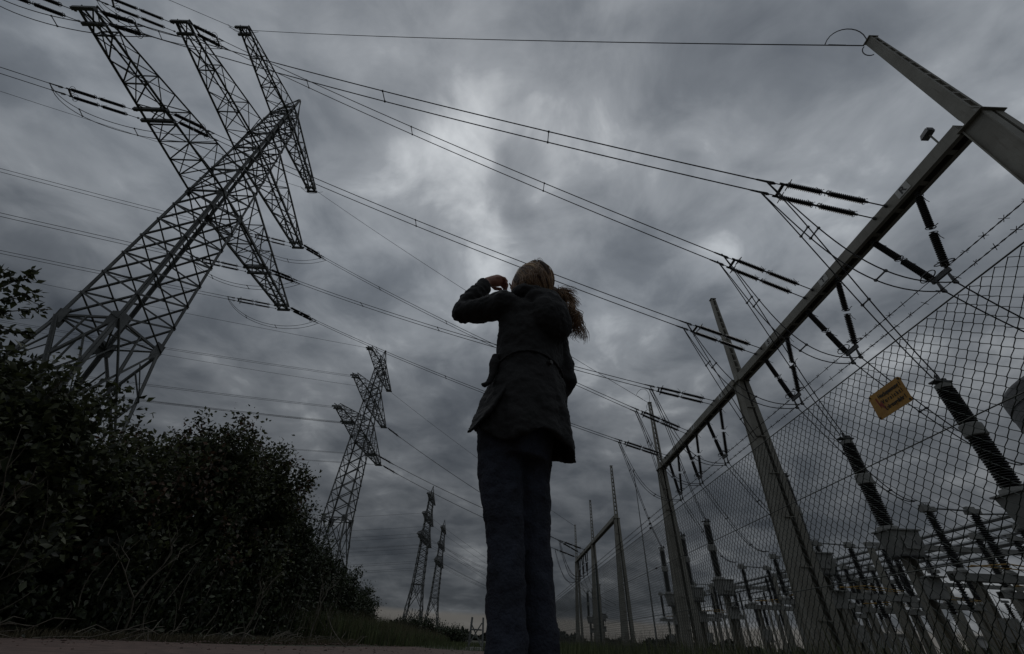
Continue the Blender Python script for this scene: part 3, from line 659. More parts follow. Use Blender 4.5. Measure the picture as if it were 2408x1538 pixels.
def yard():
    # post insulators with their steel columns, field of the far yard
    colm = MB().box((0, 0, 1.15), (.14, .14, 2.3)).mesh('column', 'post_paint'); hd = MB().box((0, 0, 0), (.4, .25, .14)).mesh('head', 'cabinet')
    for i, x in enumerate((20, 22.5, 26, 29, 33, 37, 42)):
        for j in range(11):
            y = 9+j*4.2+(i % 2)*1.7+random.uniform(-.3, .3); hh = 2.1+.25*(i % 3)
            t = thing('post_insulator', 'small dark post insulator on a steel column deep in the switchyard', 'insulator', (x, y, 0), 'post insulators deep in the switchyard')
            link('column', colm, t, Matrix.Diagonal((1, 1, hh/2.3, 1))); link('insulator', bigrod(1.6, .08, .14, 14), t, Tr((0, 0, hh))); link('head', hd, t, Tr((0, 0, hh+1.66)))
    # tubular busbars along the yard
    for i, (x, z) in enumerate(((23, 5.9), (25.5, 6.1), (28, 6.3), (31, 6.5), (34, 7.2), (37, 7.6), (41, 7.9))):
        t = thing('busbar', ['first','second','third','fourth','fifth','sixth','seventh'][i]+' long busbar tube counted from the fence, high behind the switches', 'busbar', (x, 8, z), 'busbar tubes')
        part(MB().tube([(x, 4, z), (x, 30, z-.03), (x, 62, z)], .1, 8), 'tube', 'alu_tube', t)
        for y in (10, 26, 42, 58):
            part(MB().box((x, y, (z-1.9)/2), (.18, .18, z-1.9)), 'support_column', 'post_paint', t); o = link('insulator', bigrod(1.75, .085, .14, 26), t, Tr(V((x, y, z-1.88))-ORG[t.name]))
    # low portals with cross beams
    for i, (x0, x1, y, z) in enumerate(((19, 44, 14, 5.0), (19, 44, 24, 5.2), (19, 44, 34, 4.9), (19, 44, 45, 5.3))):
        t = thing('steel_portal', ['nearest','second','third','farthest'][i]+' low steel portal across the yard behind the switches', 'portal', (x0, y, 0), 'low portals in the yard')
        part(MB().box(((x0+x1)/2, y, z), (x1-x0, .2, .24)), 'beam', 'cabinet', t)
        for k in range(5): part(MB().box((x0+.2+k*(x1-x0-.4)/4, y, z/2-.06), (.24, .22, z-.12)), 'column', 'post_paint', t)
    for i, (x, y, w, d, h) in enumerate(((64, 62, 9, 6, 3.3), (46, 66, 9, 5, 3.1))):
        t = thing('relay_house', ['pale low relay house far behind the middle gantry post', 'pale low relay house far behind the third gantry post'][i], 'building', (x, y, 0), 'relay houses')
        part(MB().box((x, y, h/2), (w, d, h)), 'wall', 'wall_pale', t); part(MB().box((x, y, h+.09), (w+.5, d+.5, .16)), 'roof', 'concrete', t)
        dr = part(MB().box((x-w/2-.02, y-.8, 1.05), (.06, 1.0, 2.1)), 'door', 'cladding', t)
        for k in (-1, 1): part(MB().box((x-w/2-.02, y+1.2+k*.55, 1.9), (.06, .9, .8)), 'window', 'porcelain', t)
    o = solo(MB().tube([(14.3, 48, 0), (14.3, 48, 8), (14.3, 48, 17.0)], [.09, .06, .03], 8), 'lightning_rod', 'galvanised', (14.3, 48, 0)); tag(o, 'thin tall lightning rod standing left of the third gantry post', 'lightning rod')
    # round tower at the right edge
    cx, cy, R, H = 55.1, 29.4, 9.4, 21.6
    t = thing('round_tower', 'dark round concrete tower cut by the right edge of the photo', 'tower', (cx, cy, 0))
    part(MB().lathe((cx, cy, 0), (0, 0, 1), [(0, R), (H-.5, R), (H-.15, R-.15), (H, R-.6), (H+.8, R*.5), (H+1, .5)], 64), 'shell', 'cladding', t, True)
    for k in range(8): part(MB().ring((cx, cy, 2.4+k*2.5), (0, 0, 1), R+.02, .05, 64, 4), 'joint_band', 'cladding', t)
yard()

# ------------------------------------------------------------------ chain-link fence
FX, FZ0, FZ1 = 2.75, .05, 2.1
def fence():
    F = thing('chain_link_fence', 'chain-link fence with barbed wire in front of the switchyard', 'fence', (FX, 0, 0)); s, h, r = .0395, .0788, .0028
    n = 26
    def strand(fine):
        pts = []
        for i in range(n*2-1):
            k = 1 if i % 2 else -1; z = FZ1-i*h/2; a = s/2+.0018
            if not fine: pts.append((0, k*a, z)); continue
            pts.append((.0028*k, k*a, z))
            for t in (.16, .38, .62, .84):          # the wire leaves each crossing steeply and runs straight between
                tri = 1-2*t; sn = math.cos(PI*t); pts.append((.0028*k*(1-2*t), k*a*(tri*.62+sn*.38), z-t*h/2))
        return pts
    me = MB().tube(strand(True), r, 3, False).mesh('strand', 'fence_wire')
    y0 = 1.72
    for i in range(300): link('strand', me, F, Tr((0, y0+i*s, 0)) @ Matrix.Diagonal((1, -1 if i % 2 else 1, 1, 1)))
    far = MB(); base = strand(False)
    y = y0+300*s; i = 0; ya = y0-s
    while y < 46:
        far.tube([(FX, y+p[1]*(-1 if i % 2 else 1), p[2]) for p in base], max(.0015, .0024-.00005*(y-13)), 3, False); y += s; i += 1
    for k in range(50): far.tube([(FX, ya-k*s+p[1]*(1 if k % 2 else -1), p[2]) for p in base], r, 3, False)
    part(far, 'far_mesh', 'fence_wire', F)['kind'] = 'stuff'
    for z, rr, nm in ((FZ1+.003, .005, 'top_wire'), (1.44, .004, 'tension_wire'), (.75, .004, 'tension_wire'), (.1, .004, 'tension_wire')):
        part(MB().tube([(FX-.012, -.5, z), (FX-.012, 8, z-.004), (FX-.012, 14.8, z), (FX-.012, 30, z), (FX-.012, 46, z)], rr, 5), nm, 'fence_wire', F)
    for k, z in enumerate((2.195, 2.295)):
        b = MB(); t = MB()
        for j in (0, 1):
            pts = []
            for i in range(700):
                yy = -.4+i*.05; pts.append((FX+.0026*math.cos(yy*60+j*PI), yy, z+.0026*math.sin(yy*60+j*PI)-.004*math.sin(yy*PI/14.8)**2))
            b.tube(pts, .0026, 3, False)
        w = part(b, 'barbed_wire', 'barb_steel', F); yy = .3
        while yy < 34:
            a = random.uniform(0, PI)
            for q in (0, 1.3):
                dx, dz = math.cos(a+q)*.02, math.sin(a+q)*.02; e = .01*(1 if q else -1)
                t.tube([(FX-dx, yy-e, z-dz), (FX, yy, z), (FX+dx, yy+e, z+dz)], .0022, 3)
            yy += .125
        part(t, 'barbs', 'barb_steel', w)['kind'] = 'stuff'
    for y in (-.5, 14.8, 30, 46):
        part(MB().tube([(FX+.05, y, -.2), (FX+.05, y, 2.33)], .03, 8), 'post', 'fence_wire', F)
    for z in (2.295, 2.195, FZ1+.02, 1.44): part(MB().lathe((FX-.012, 8.6, z), (0, 1, 0), [(-.05, .008), (-.03, .016), (.03, .016), (.05, .008)], 8), 'wire_tensioner', 'barb_steel', F)
    # warning sign
    y1, y0, zt, zb = 2.79, 2.475, 1.865, 1.69
    sg = thing('warning_sign', 'yellow high-voltage warning sign with black lettering and red flash, tied to the fence', 'sign', (FX-.02, (y0+y1)/2, (zt+zb)/2))
    yc, zc = (y0+y1)/2, (zt+zb)/2; pb = MB(); X = FX-.022; t = .0015
    w, hh, c = (y1-y0)/2, (zt-zb)/2+.008, .012
    out = [(-w+c,-hh),(w-c,-hh),(w,-hh+c),(w,hh-c),(w-c,hh),(-w+c,hh),(-w,hh-c),(-w,-hh+c)]
    N = len(out); tilt = .03
    pv = lambda a, b, x: (x, yc-a, zc+b-(-a)*-.0+a*tilt)
    pb.add([pv(a, b, X-t) for a, b in out]+[pv(a, b, X+t) for a, b in out], [tuple(range(N)), tuple(range(2*N-1, N-1, -1))]+[(i, i+N, (i+1) % N+N, (i+1) % N) for i in range(N)])
    plate = part(pb, 'plate', 'sign_yellow', sg)
    right, up = V((0, -1, tilt)), V((0, tilt, 1))
    for txt, b, sz in (('Hochspannung !', .05, .041), ('V o r s i c h t !', .003, .041), ('Lebensgefahr !', -.045, .041)):
        glyph(txt, sz, 'lettering', plate, V((X-t-.0015, yc, zc))+right*.032+up*b, right, up, 'sign_black', .0006, sx=.8)
    fl = [(-.108,.052),(-.094,.056),(-.088,.0),(-.07,.022),(-.052,-.07),(-.086,-.012),(-.094,-.03)]
    fb = MB().add([pv(a, b, X-t-.0012) for a, b in fl], [(0,1,2,6),(2,3,5,6),(3,4,5)]); part(fb, 'red_flash', 'sign_red', plate)
    for a in (-1, 1):
        for b in (-1, 1): part(MB().lathe(pv(a*(w-.014), b*(hh-.014), X), (1, 0, 0), [(-.006, .007), (.02, .005)], 8), 'tie', 'sign_black', sg)
fence()

# ------------------------------------------------------------------ vegetation
LEAFQ = np.array([(0, 0, 0), (-.5, .45, .08), (0, .42, -.03), (.5, .45, .08), (0, 1.1, -.12)])
LEAFF = np.array([(0, 2, 1), (0, 3, 2), (1, 2, 4), (2, 3, 4)])
def leaves(P, D, size, wid=.62):
    """P positions, D rough leaf directions -> vertex and face arrays of folded pointed leaves"""
    n = len(P); D = D/np.linalg.norm(D, axis=1)[:, None]; q = rng.normal(size=(n, 3)); q[:, 2] += .9
    Sx = np.cross(D, q); Sx /= np.linalg.norm(Sx, axis=1)[:, None]+1e-9; U = np.cross(Sx, D); s = size[:, None, None]
    T = LEAFQ*np.array([wid, 1, 1]); v = P[:, None]+s*(T[None, :, 0, None]*Sx[:, None]+T[None, :, 1, None]*D[:, None]+T[None, :, 2, None]*U[:, None])
    f = LEAFF[None]+(np.arange(n)*5)[:, None, None]; return v.reshape(-1, 3), f.reshape(-1, 3)
def raw_mesh(name, v, f, m):
    me = bpy.data.meshes.new(name); me.vertices.add(len(v)); me.vertices.foreach_set('co', v.astype(np.float32).ravel())
    k = f.shape[1]; me.loops.add(f.size); me.loops.foreach_set('vertex_index', f.astype(np.int32).ravel())
    me.polygons.add(len(f)); me.polygons.foreach_set('loop_start', np.arange(0, f.size, k, dtype=np.int32)); me.polygons.foreach_set('loop_total', np.full(len(f), k, dtype=np.int32))
    me.materials.append(MATS[m]); me.update(calc_edges=True); return me
def shrub(label, c, r, ncl, per, size, mats=('leaf',), shoots=6, lean=0, group='hedge shrubs left of the path', low=.2):
    """c foot point, r = (half width x, half width y, height): stems, twigs and leaf clusters through the crown's volume"""
    c = V(c); rx, ry, H = r; t = thing('shrub', label, 'shrub', c, group); st = MB(); cl = []
    for i in range(9):
        a = random.uniform(0, 2*PI); k = random.uniform(.25, .85); e = V((math.cos(a)*rx*k, math.sin(a)*ry*k, H*random.uniform(.55, .9)))
        b = V((math.cos(a)*rx*.25*random.random(), math.sin(a)*ry*.25*random.random(), 0)); mpt = lerp(b, e, .5)+V((random.uniform(-.15, .15), random.uniform(-.15, .15), .1))
        st.tube(bez(b, lerp(b, mpt, .7), mpt, e, 7), [.035-.0035*j for j in range(8)], 5)
    for i in range(ncl):
        a = rng.uniform(0, 2*PI); u = rng.uniform(0, 1)**.42; zz = low+(1-low)*rng.beta(1.7, 1.35)
        prof = math.sqrt(max(.05, 1-((zz-.45)/.6)**2)) if zz > .45 else .8+.2*zz/.45
        bump = 1+.26*math.sin(a*3+zz*9+c.x)+.16*math.sin(a*5+zz*13+c.y)
        cl.append((math.cos(a)*rx*u*prof*bump, math.sin(a)*ry*u*prof*bump, zz*H*(1+.08*math.sin(a*4+c.y)), u))
    for i in range(shoots):
        a = rng.uniform(0, 2*PI); k = rng.uniform(.1, .8); x, y = math.cos(a)*rx*k, math.sin(a)*ry*k; z0 = H*(.93-.22*k*k)
        l = rng.uniform(.2, .5)*min(1, H/3); tip = V((x+rng.uniform(-.2, .2), y+rng.uniform(-.2, .2), z0+l)); st.tube([(x, y, z0-.4), lerp((x, y, z0), tip, .5), tip], [.012, .008, .004], 4)
        for j in range(3): q = lerp((x, y, z0), tip, .3+.35*j); cl.append((q.x, q.y, q.z, -1))
    cl = np.array(cl); n = len(cl)
    cnt = np.where(cl[:, 3] < 0, per//3, per); idx = np.repeat(np.arange(n), cnt)
    spread = np.where(cl[idx, 3] < 0, .05, .125)*(size/.075)**.5
    P = cl[idx, :3]+rng.normal(size=(len(idx), 3))*spread[:, None]; D = rng.normal(size=(len(idx), 3)); D[:, :2] += cl[idx, :2]/(np.array([rx, ry]))*.7; D[:, 2] -= .25
    sz = size*rng.uniform(.4, 1.3, len(idx)); P[:, 2] = np.abs(P[:, 2])+.02
    pick = rng.random(n)
    for k, m in enumerate(mats):
        lo, hi = (0, 1) if len(mats) == 1 else ((0, .86) if k == 0 else (.86, 1)); sel = (pick[idx] >= lo) & (pick[idx] < hi)
        if sel.any():
            v, f = leaves(P[sel], D[sel], sz[sel]); o = link('foliage', raw_mesh('foliage', v, f, m), t); o['kind'] = 'stuff'
    n = int(1500*rx*ry*H/5)+900; a = rng.uniform(0, 2*PI, n); u = rng.uniform(0, 1, n)**.5*.82; z = rng.uniform(.01, .86, n); pr = np.sqrt(np.clip(1-((z-.4)/.62)**2, .1, 1))
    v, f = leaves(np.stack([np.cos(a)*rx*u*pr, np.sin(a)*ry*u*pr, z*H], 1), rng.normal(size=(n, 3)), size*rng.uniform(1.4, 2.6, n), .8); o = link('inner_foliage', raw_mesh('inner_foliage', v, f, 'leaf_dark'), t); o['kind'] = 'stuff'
    o = link('stems', st.mesh('stems', 'bark'), t); return t
def hedge():
    shrub('tall shrub with large oval leaves, cut by the left edge', (-7.6, 4.25, 0), (1.25, 1.1, 3.05), 250, 34, .125, ('leaf',), 5)
    shrub('dense shrub in front of the large pylon foot, left part of the hedge', (-7.5, 6.0, 0), (1.35, 1.3, 3.2), 320, 34, .11, ('leaf',), 7)
    shrub('dark shrub below the large pylon right leg', (-7.6, 8.1, 0), (1.3, 1.15, 3.05), 290, 36, .1, ('leaf', 'leaf_red'), 8)
    shrub('highest bushy shrub in the middle of the hedge with upright sprigs', (-7.5, 10.2, 0), (1.4, 1.35, 4.3), 340, 40, .1, ('leaf', 'leaf_red'), 14)
    shrub('reddish tipped shrub at the right end of the high hedge', (-7.1, 12.4, 0), (1.25, 1.2, 4.3), 310, 40, .098, ('leaf', 'leaf_red'), 14)
    shrub('shrub stepping down right of the high hedge', (-6.9, 14.5, 0), (1.0, 1.1, 3.3), 210, 42, .095, ('leaf_dark',), 6)
    shrub('dark shrub just left of the second pylon foot', (-6.9, 16.8, 0), (1.1, 1.2, 2.75), 160, 46, .085, ('leaf_dark',), 6)
    shrub('low dark shrub below the second pylon right leg', (-6.9, 19.6, 0), (1.1, 1.4, 2.25), 140, 46, .085, ('leaf_dark',), 5)
    shrub('lowest shrub at the tall grass end of the hedge', (-6.9, 23.0, 0), (1.0, 1.6, 1.8), 120, 46, .085, ('leaf_dark',), 5)
    shrub('round dark bush below the two far pylons', (-4.6, 26.5, 0), (1.35, 1.3, .95), 130, 46, .07, ('leaf_dark',), 3, group='bushes near the far pylons')
    shrub('small dark bush right of the round bush, left of the grey trestle', (-3.2, 30, 0), (1.1, 1.2, .72), 70, 46, .07, ('leaf_dark',), 2, group='bushes near the far pylons')
    # the leafy branch that sticks out into the sky at the left edge
    t = thing('leafy_branch', 'leafy branch standing free against the sky at the left edge', 'branch', (-7.0, 4.0, 3.2)); b = MB(); P, D = [], []
    for e, m_ in (((.25, .62, .55), 9), ((-.05, .55, .85), 11), ((.1, .25, 1.0), 10), ((-.3, .2, .95), 10), ((.2, .75, .15), 8)):
        pts = bez((-.3, 0, -.6), (-.25, .05, 0), lerp((0, 0, 0), e, .6), e, 8); b.tube(pts, [.016-.0015*i for i in range(9)], 5)
        for i in range(m_*11):
            k = random.uniform(.35, 1); q = pts[min(8, int(k*8))]; P.append(q+V((random.gauss(0, .045), random.gauss(0, .045), random.gauss(0, .045)))); D.append((random.gauss(e[0], .6), random.gauss(e[1], .6), random.gauss(.1, .6)))
    link('twig', b.mesh('twig', 'bark'), t); v, f = leaves(np.array([tuple(p) for p in P]), np.array(D), .1*rng.uniform(.6, 1.2, len(P))); o = link('foliage', raw_mesh('foliage', v, f, 'leaf'), t); o['kind'] = 'stuff'
    # dark undergrowth closing the foot of the hedge
    n = 46000; y = rng.uniform(1.6, 25, n); x = -7.0+rng.normal(size=n)*.7-.35*(y < 9); z = np.abs(rng.normal(size=n))*.8*np.clip((27-y)/16, .35, 1)
    x = np.where(y > 8, x, x-.25); P = np.stack([x, y, z+.03], 1); D = rng.normal(size=(n, 3)); v, f = leaves(P, D, rng.uniform(.05, .12, n)); o = link('undergrowth', raw_mesh('undergrowth', v, f, 'leaf_dark'))
    tag(o, 'dark tangled undergrowth along the foot of the hedge', 'undergrowth', kind='stuff')
    # dry stalks, sticks and litter in front of the hedge
    b = MB()
    for i in range(60):
        y = random.uniform(3.6, 15); x = -6.05+.10*(y-4)+random.uniform(-.45, .25); l = random.uniform(.3, 1.5); a = random.gauss(.25, .6); az = random.uniform(0, 2*PI)
        p = V((x, y, random.uniform(.02, .9)*random.random())); q = p+V((math.cos(az)*math.sin(a)*l*.5, math.sin(az)*math.sin(a)*l, math.cos(a)*l)); k = V((random.uniform(-.12, .12), random.uniform(-.15, .15), random.uniform(-.1, .15)))
        b.tube(bez(p, lerp(p, q, .35)+k, lerp(p, q, .7)+k, q, 6), [.008-.0009*j for j in range(7)], 4)
    for i in range(80):
        y = random.uniform(3.6, 13); x = -5.5+.24*(y-4.5)+random.uniform(-.7, .05); az = random.gauss(1.3, .6); l = random.uniform(.15, .7); p = V((x, y, random.uniform(.01, .15))); q = p+V((math.cos(az)*l, math.sin(az)*l, random.uniform(-.02, .2)))
        b.tube([p, lerp(p, q, .5)+V((0, 0, random.uniform(0, .08))), q], [.007, .006, .003], 4)
    tag(solo(b, 'brushwood', 'dry_twig'), 'dry twigs and stalks lying along the foot of the hedge', 'brushwood', kind='stuff')
    for lab, base, hgt, seed, tl in (('bare forked sapling at the foot of the hedge, right part', (-4.6, 9.1, 0), 1.15, 3, .2), ('pale leaning dry stem in the middle of the hedge foot', (-5.6, 7.6, 0), 1.5, 5, -.35), ('bare many-stemmed twig bush at the right end of the hedge foot', (-4.3, 11.4, 0), 1.5, 8, .1), ('long dry stalks crossing at the left of the hedge', (-5.9, 5.3, 0), 1.7, 11, -.5)):
        rr = random.Random(seed); t = thing('dry_sapling', lab, 'sapling', base); sm = MB()
        def grow(p, d, l, r, depth):
            q = p+d*l; k = V((rr.uniform(-.05, .05), rr.uniform(-.05, .05), .02)); sm.tube([p, lerp(p, q, .5)+k, q], [r, r*.85, r*.65], 5)
            if depth:
                for j in range(2 if depth < 3 else 3): grow(q, (d+V((rr.uniform(-.5, .5), rr.uniform(-.8, .8), rr.uniform(-.1, .35)))).normalized(), l*rr.uniform(.6, .95), r*.62, depth-1)
        grow(V((0, 0, 0)), V((.05, tl, 1)).normalized(), hgt*.36, .018, 3); link('branches', sm.mesh('branches', 'dry_twig'), t)
    o = solo(MB().tube(bez((-2.9, 9.6, .03), (-3.2, 9.7, .2), (-3.35, 9.8, .3), (-3.6, 10.0, .62), 8), [.012-.001*i for i in range(9)], 5), 'fallen_stick', 'dry_twig', (-2.9, 9.6, .03)); tag(o, 'single crooked stick rising from the path edge before the tall grass', 'stick')
hedge()
def grit():
    b = MB()
    for i in range(700):
        y = random.uniform(4.2, 13); e = -5.75+.27*max(0, y-5.2); x = e+abs(random.gauss(0, .5)) if i % 2 else random.uniform(e, 1.2); r = random.uniform(.006, .022)*(1.6 if i % 9 == 0 else 1)
        b.add([(x+r*random.uniform(.6, 1.2)*a, y+r*random.uniform(.6, 1.2)*c, .03+r*d) for a, c, d in ((1,0,.2),(0,1,.2),(-1,0,.2),(0,-1,.2),(.1,.1,.8),(0,0,-.3))], [(0,1,4),(1,2,4),(2,3,4),(3,0,4),(1,0,5),(2,1,5),(3,2,5),(0,3,5)])
    tag(solo(b, 'grit', 'paving'), 'loose grit and pebbles on the reddish paving', 'grit', kind='stuff')
grit()
def blades(n, xf, hf, m, name, label, wid=.012, lean=.35):
    X, Y = xf(n); h = hf(X, Y)*rng.uniform(.55, 1.15, n); a = rng.uniform(0, 2*PI, n); d = np.stack([np.cos(a), np.sin(a)], 1); bend = rng.uniform(.05, lean, n)*h
    w = wid*rng.uniform(.6, 1.2, n); pv = np.stack([-d[:, 1], d[:, 0]], 1); z0 = np.zeros(n)
    def pt(k, zz, s): return np.stack([X+d[:, 0]*bend*k+pv[:, 0]*w*s, Y+d[:, 1]*bend*k+pv[:, 1]*w*s, zz], 1)
    v = np.stack([pt(0, z0, -.5), pt(0, z0, .5), pt(.35, h*.6, .4), pt(.35, h*.6, -.4), pt(1, h, 0)], 1).reshape(-1, 3); o = np.arange(n)*5
    f = np.concatenate([np.stack([o, o+1, o+2], 1), np.stack([o, o+2, o+3], 1), np.stack([o+3, o+2, o+4], 1)]); f = f[np.argsort(np.tile(np.arange(n), 3), kind='stable')]
    tag(link(name, raw_mesh(name, v, f, m)), label, 'grass', kind='stuff')
blades(15000, lambda n: (rng.uniform(-6.6, -2.8, n), rng.uniform(14.2, 27, n)), lambda x, y: .95-.16*(x+6.6)+.0*y, 'grass', 'tall_grass', 'tall green grass between the hedge and the far pylons', .016)
blades(2600, lambda n: (rng.uniform(-6.4, -2.8, n), rng.uniform(14, 26, n)), lambda x, y: 1.15-.17*(x+6.6), 'dry_grass', 'dry_grass', 'dry straw stalks among the tall grass', .012)
blades(15000, lambda n: (2.75+np.abs(rng.normal(size=n))*.55*np.sign(rng.normal(size=n)), rng.uniform(1.2, 36, n)), lambda x, y: np.full(len(x), .34), 'grass', 'fence_grass', 'grass growing along the foot of the fence', .009)
blades(2500, lambda n: (2.8+np.abs(rng.normal(size=n))*.6, rng.uniform(2, 34, n)), lambda x, y: np.full(len(x), .62), 'dry_grass', 'fence_straw', 'dry weeds standing behind the fence', .007)
blades(5000, lambda n: (lambda y: (-5.75+.27*np.clip(y-5.2, 0, 99)-np.abs(rng.normal(size=n))*.22+.03, y))(rng.uniform(4, 13, n)), lambda x, y: np.full(len(x), .13), 'dry_grass', 'edge_grass', 'dry grass fringe along the left edge of the paving', .008, .9)
blades(6000, lambda n: (rng.uniform(-3.5, 1.6, n), rng.uniform(13.6, 34, n)), lambda x, y: np.full(len(x), .16), 'grass', 'verge_grass', 'short grass beyond the end of the paving', .012)
def far_wood():
    n = 30000; a = np.radians(rng.uniform(-40, 60, n)); d = rng.uniform(230, 300, n); x = np.sin(a)*d; y = np.cos(a)*d
    h = 3.2+1.2*np.sin(a*23)+1.0*np.sin(a*61+1)+.8*np.sin(a*140); z = rng.uniform(0, 1, n)**.8*h; P = np.stack([x, y, z], 1); v, f = leaves(P, rng.normal(size=(n, 3)), rng.uniform(1.0, 2.2, n), .9)
    tag(link('far_wood', raw_mesh('far_wood', v, f, 'far_wood')), 'dark distant wood along the horizon', 'wood', kind='stuff')
far_wood()

# ------------------------------------------------------------------ steel trestle on its concrete block
def trestle():
    D = 16.0; cx = math.sin(math.radians(-3.2))*D; cy = D; t = thing('steel_trestle', 'small grey steel trestle with crossed braces on a concrete block left of the person', 'trestle', (cx, cy, 0))
    part(MB().hexa([(cx-.28, cy-.25, -.02), (cx+.28, cy-.25, -.02), (cx+.28, cy+.25, -.02), (cx-.28, cy+.25, -.02)], [(cx-.26, cy-.22, .07), (cx+.26, cy-.22, .07), (cx+.26, cy+.22, .07), (cx-.26, cy+.22, .07)]), 'block', 'concrete', t)
    for s in (-1, 1):
        for yy in (-.12, .12): part(MB().angle((cx+s*.215, cy+yy, .07), (cx+s*.175, cy+yy*.8, .82), .05, .01), 'leg', 'galvanised', t)
        part(MB().bar((cx+s*.2, cy-.14, .25), (cx+s*.09, cy-.14, .25), .014, .03), 'strut', 'galvanised', t)
        part(MB().bar((cx+s*.205, cy-.135, .1), (cx-s*.178, cy-.11, .68), .016, .035), 'brace', 'galvanised', t)
    part(MB().bar((cx-.185, cy-.13, .5), (cx+.185, cy-.13, .5), .016, .04), 'rail', 'galvanised', t)
trestle()

# ------------------------------------------------------------------ the person
def bake(mb, name, m, parent, voxel, smooth=4, disp=0, dscale=.08, M=None):
    me = mb.mesh(name, m); o = bpy.data.objects.new(name, me); C.objects.link(o)
    r = o.modifiers.new('r', 'REMESH'); r.mode = 'VOXEL'; r.voxel_size = voxel; r.use_smooth_shade = True
    if smooth: s = o.modifiers.new('s', 'SMOOTH'); s.factor = .5; s.iterations = smooth
    for k, (st, sc) in enumerate(disp or ()):
        tx = bpy.data.textures.new(name+'_fold', 'CLOUDS'); tx.noise_scale = sc; tx.noise_depth = 2; d = o.modifiers.new('d', 'DISPLACE'); d.texture = tx; d.strength = st; d.mid_level = .5
    dg = bpy.context.evaluated_depsgraph_get(); dg.update(); me2 = bpy.data.meshes.new_from_object(o.evaluated_get(dg)); me2.materials.clear(); me2.materials.append(MATS[m])
    me2.polygons.foreach_set('use_smooth', [True]*len(me2.polygons)); bpy.data.objects.remove(o); return link(name, me2, parent) if parent is not None else link(name, me2)
def loft(mb, secs, n=28):
    """sections (z, cx, cy, a, b) joined into a closed tube"""
    vs = []
    for z, cx, cy, a, b in secs:
        for j in range(n): w = 2*PI*j/n; vs.append((cx+math.cos(w)*a, cy+math.sin(w)*b, z))
    m = len(secs); fs = [(i*n+j, i*n+(j+1) % n, (i+1)*n+(j+1) % n, (i+1)*n+j) for i in range(m-1) for j in range(n)]
    fs += [tuple(range(n-1, -1, -1)), tuple((m-1)*n+j for j in range(n))]; mb.add(vs, fs)
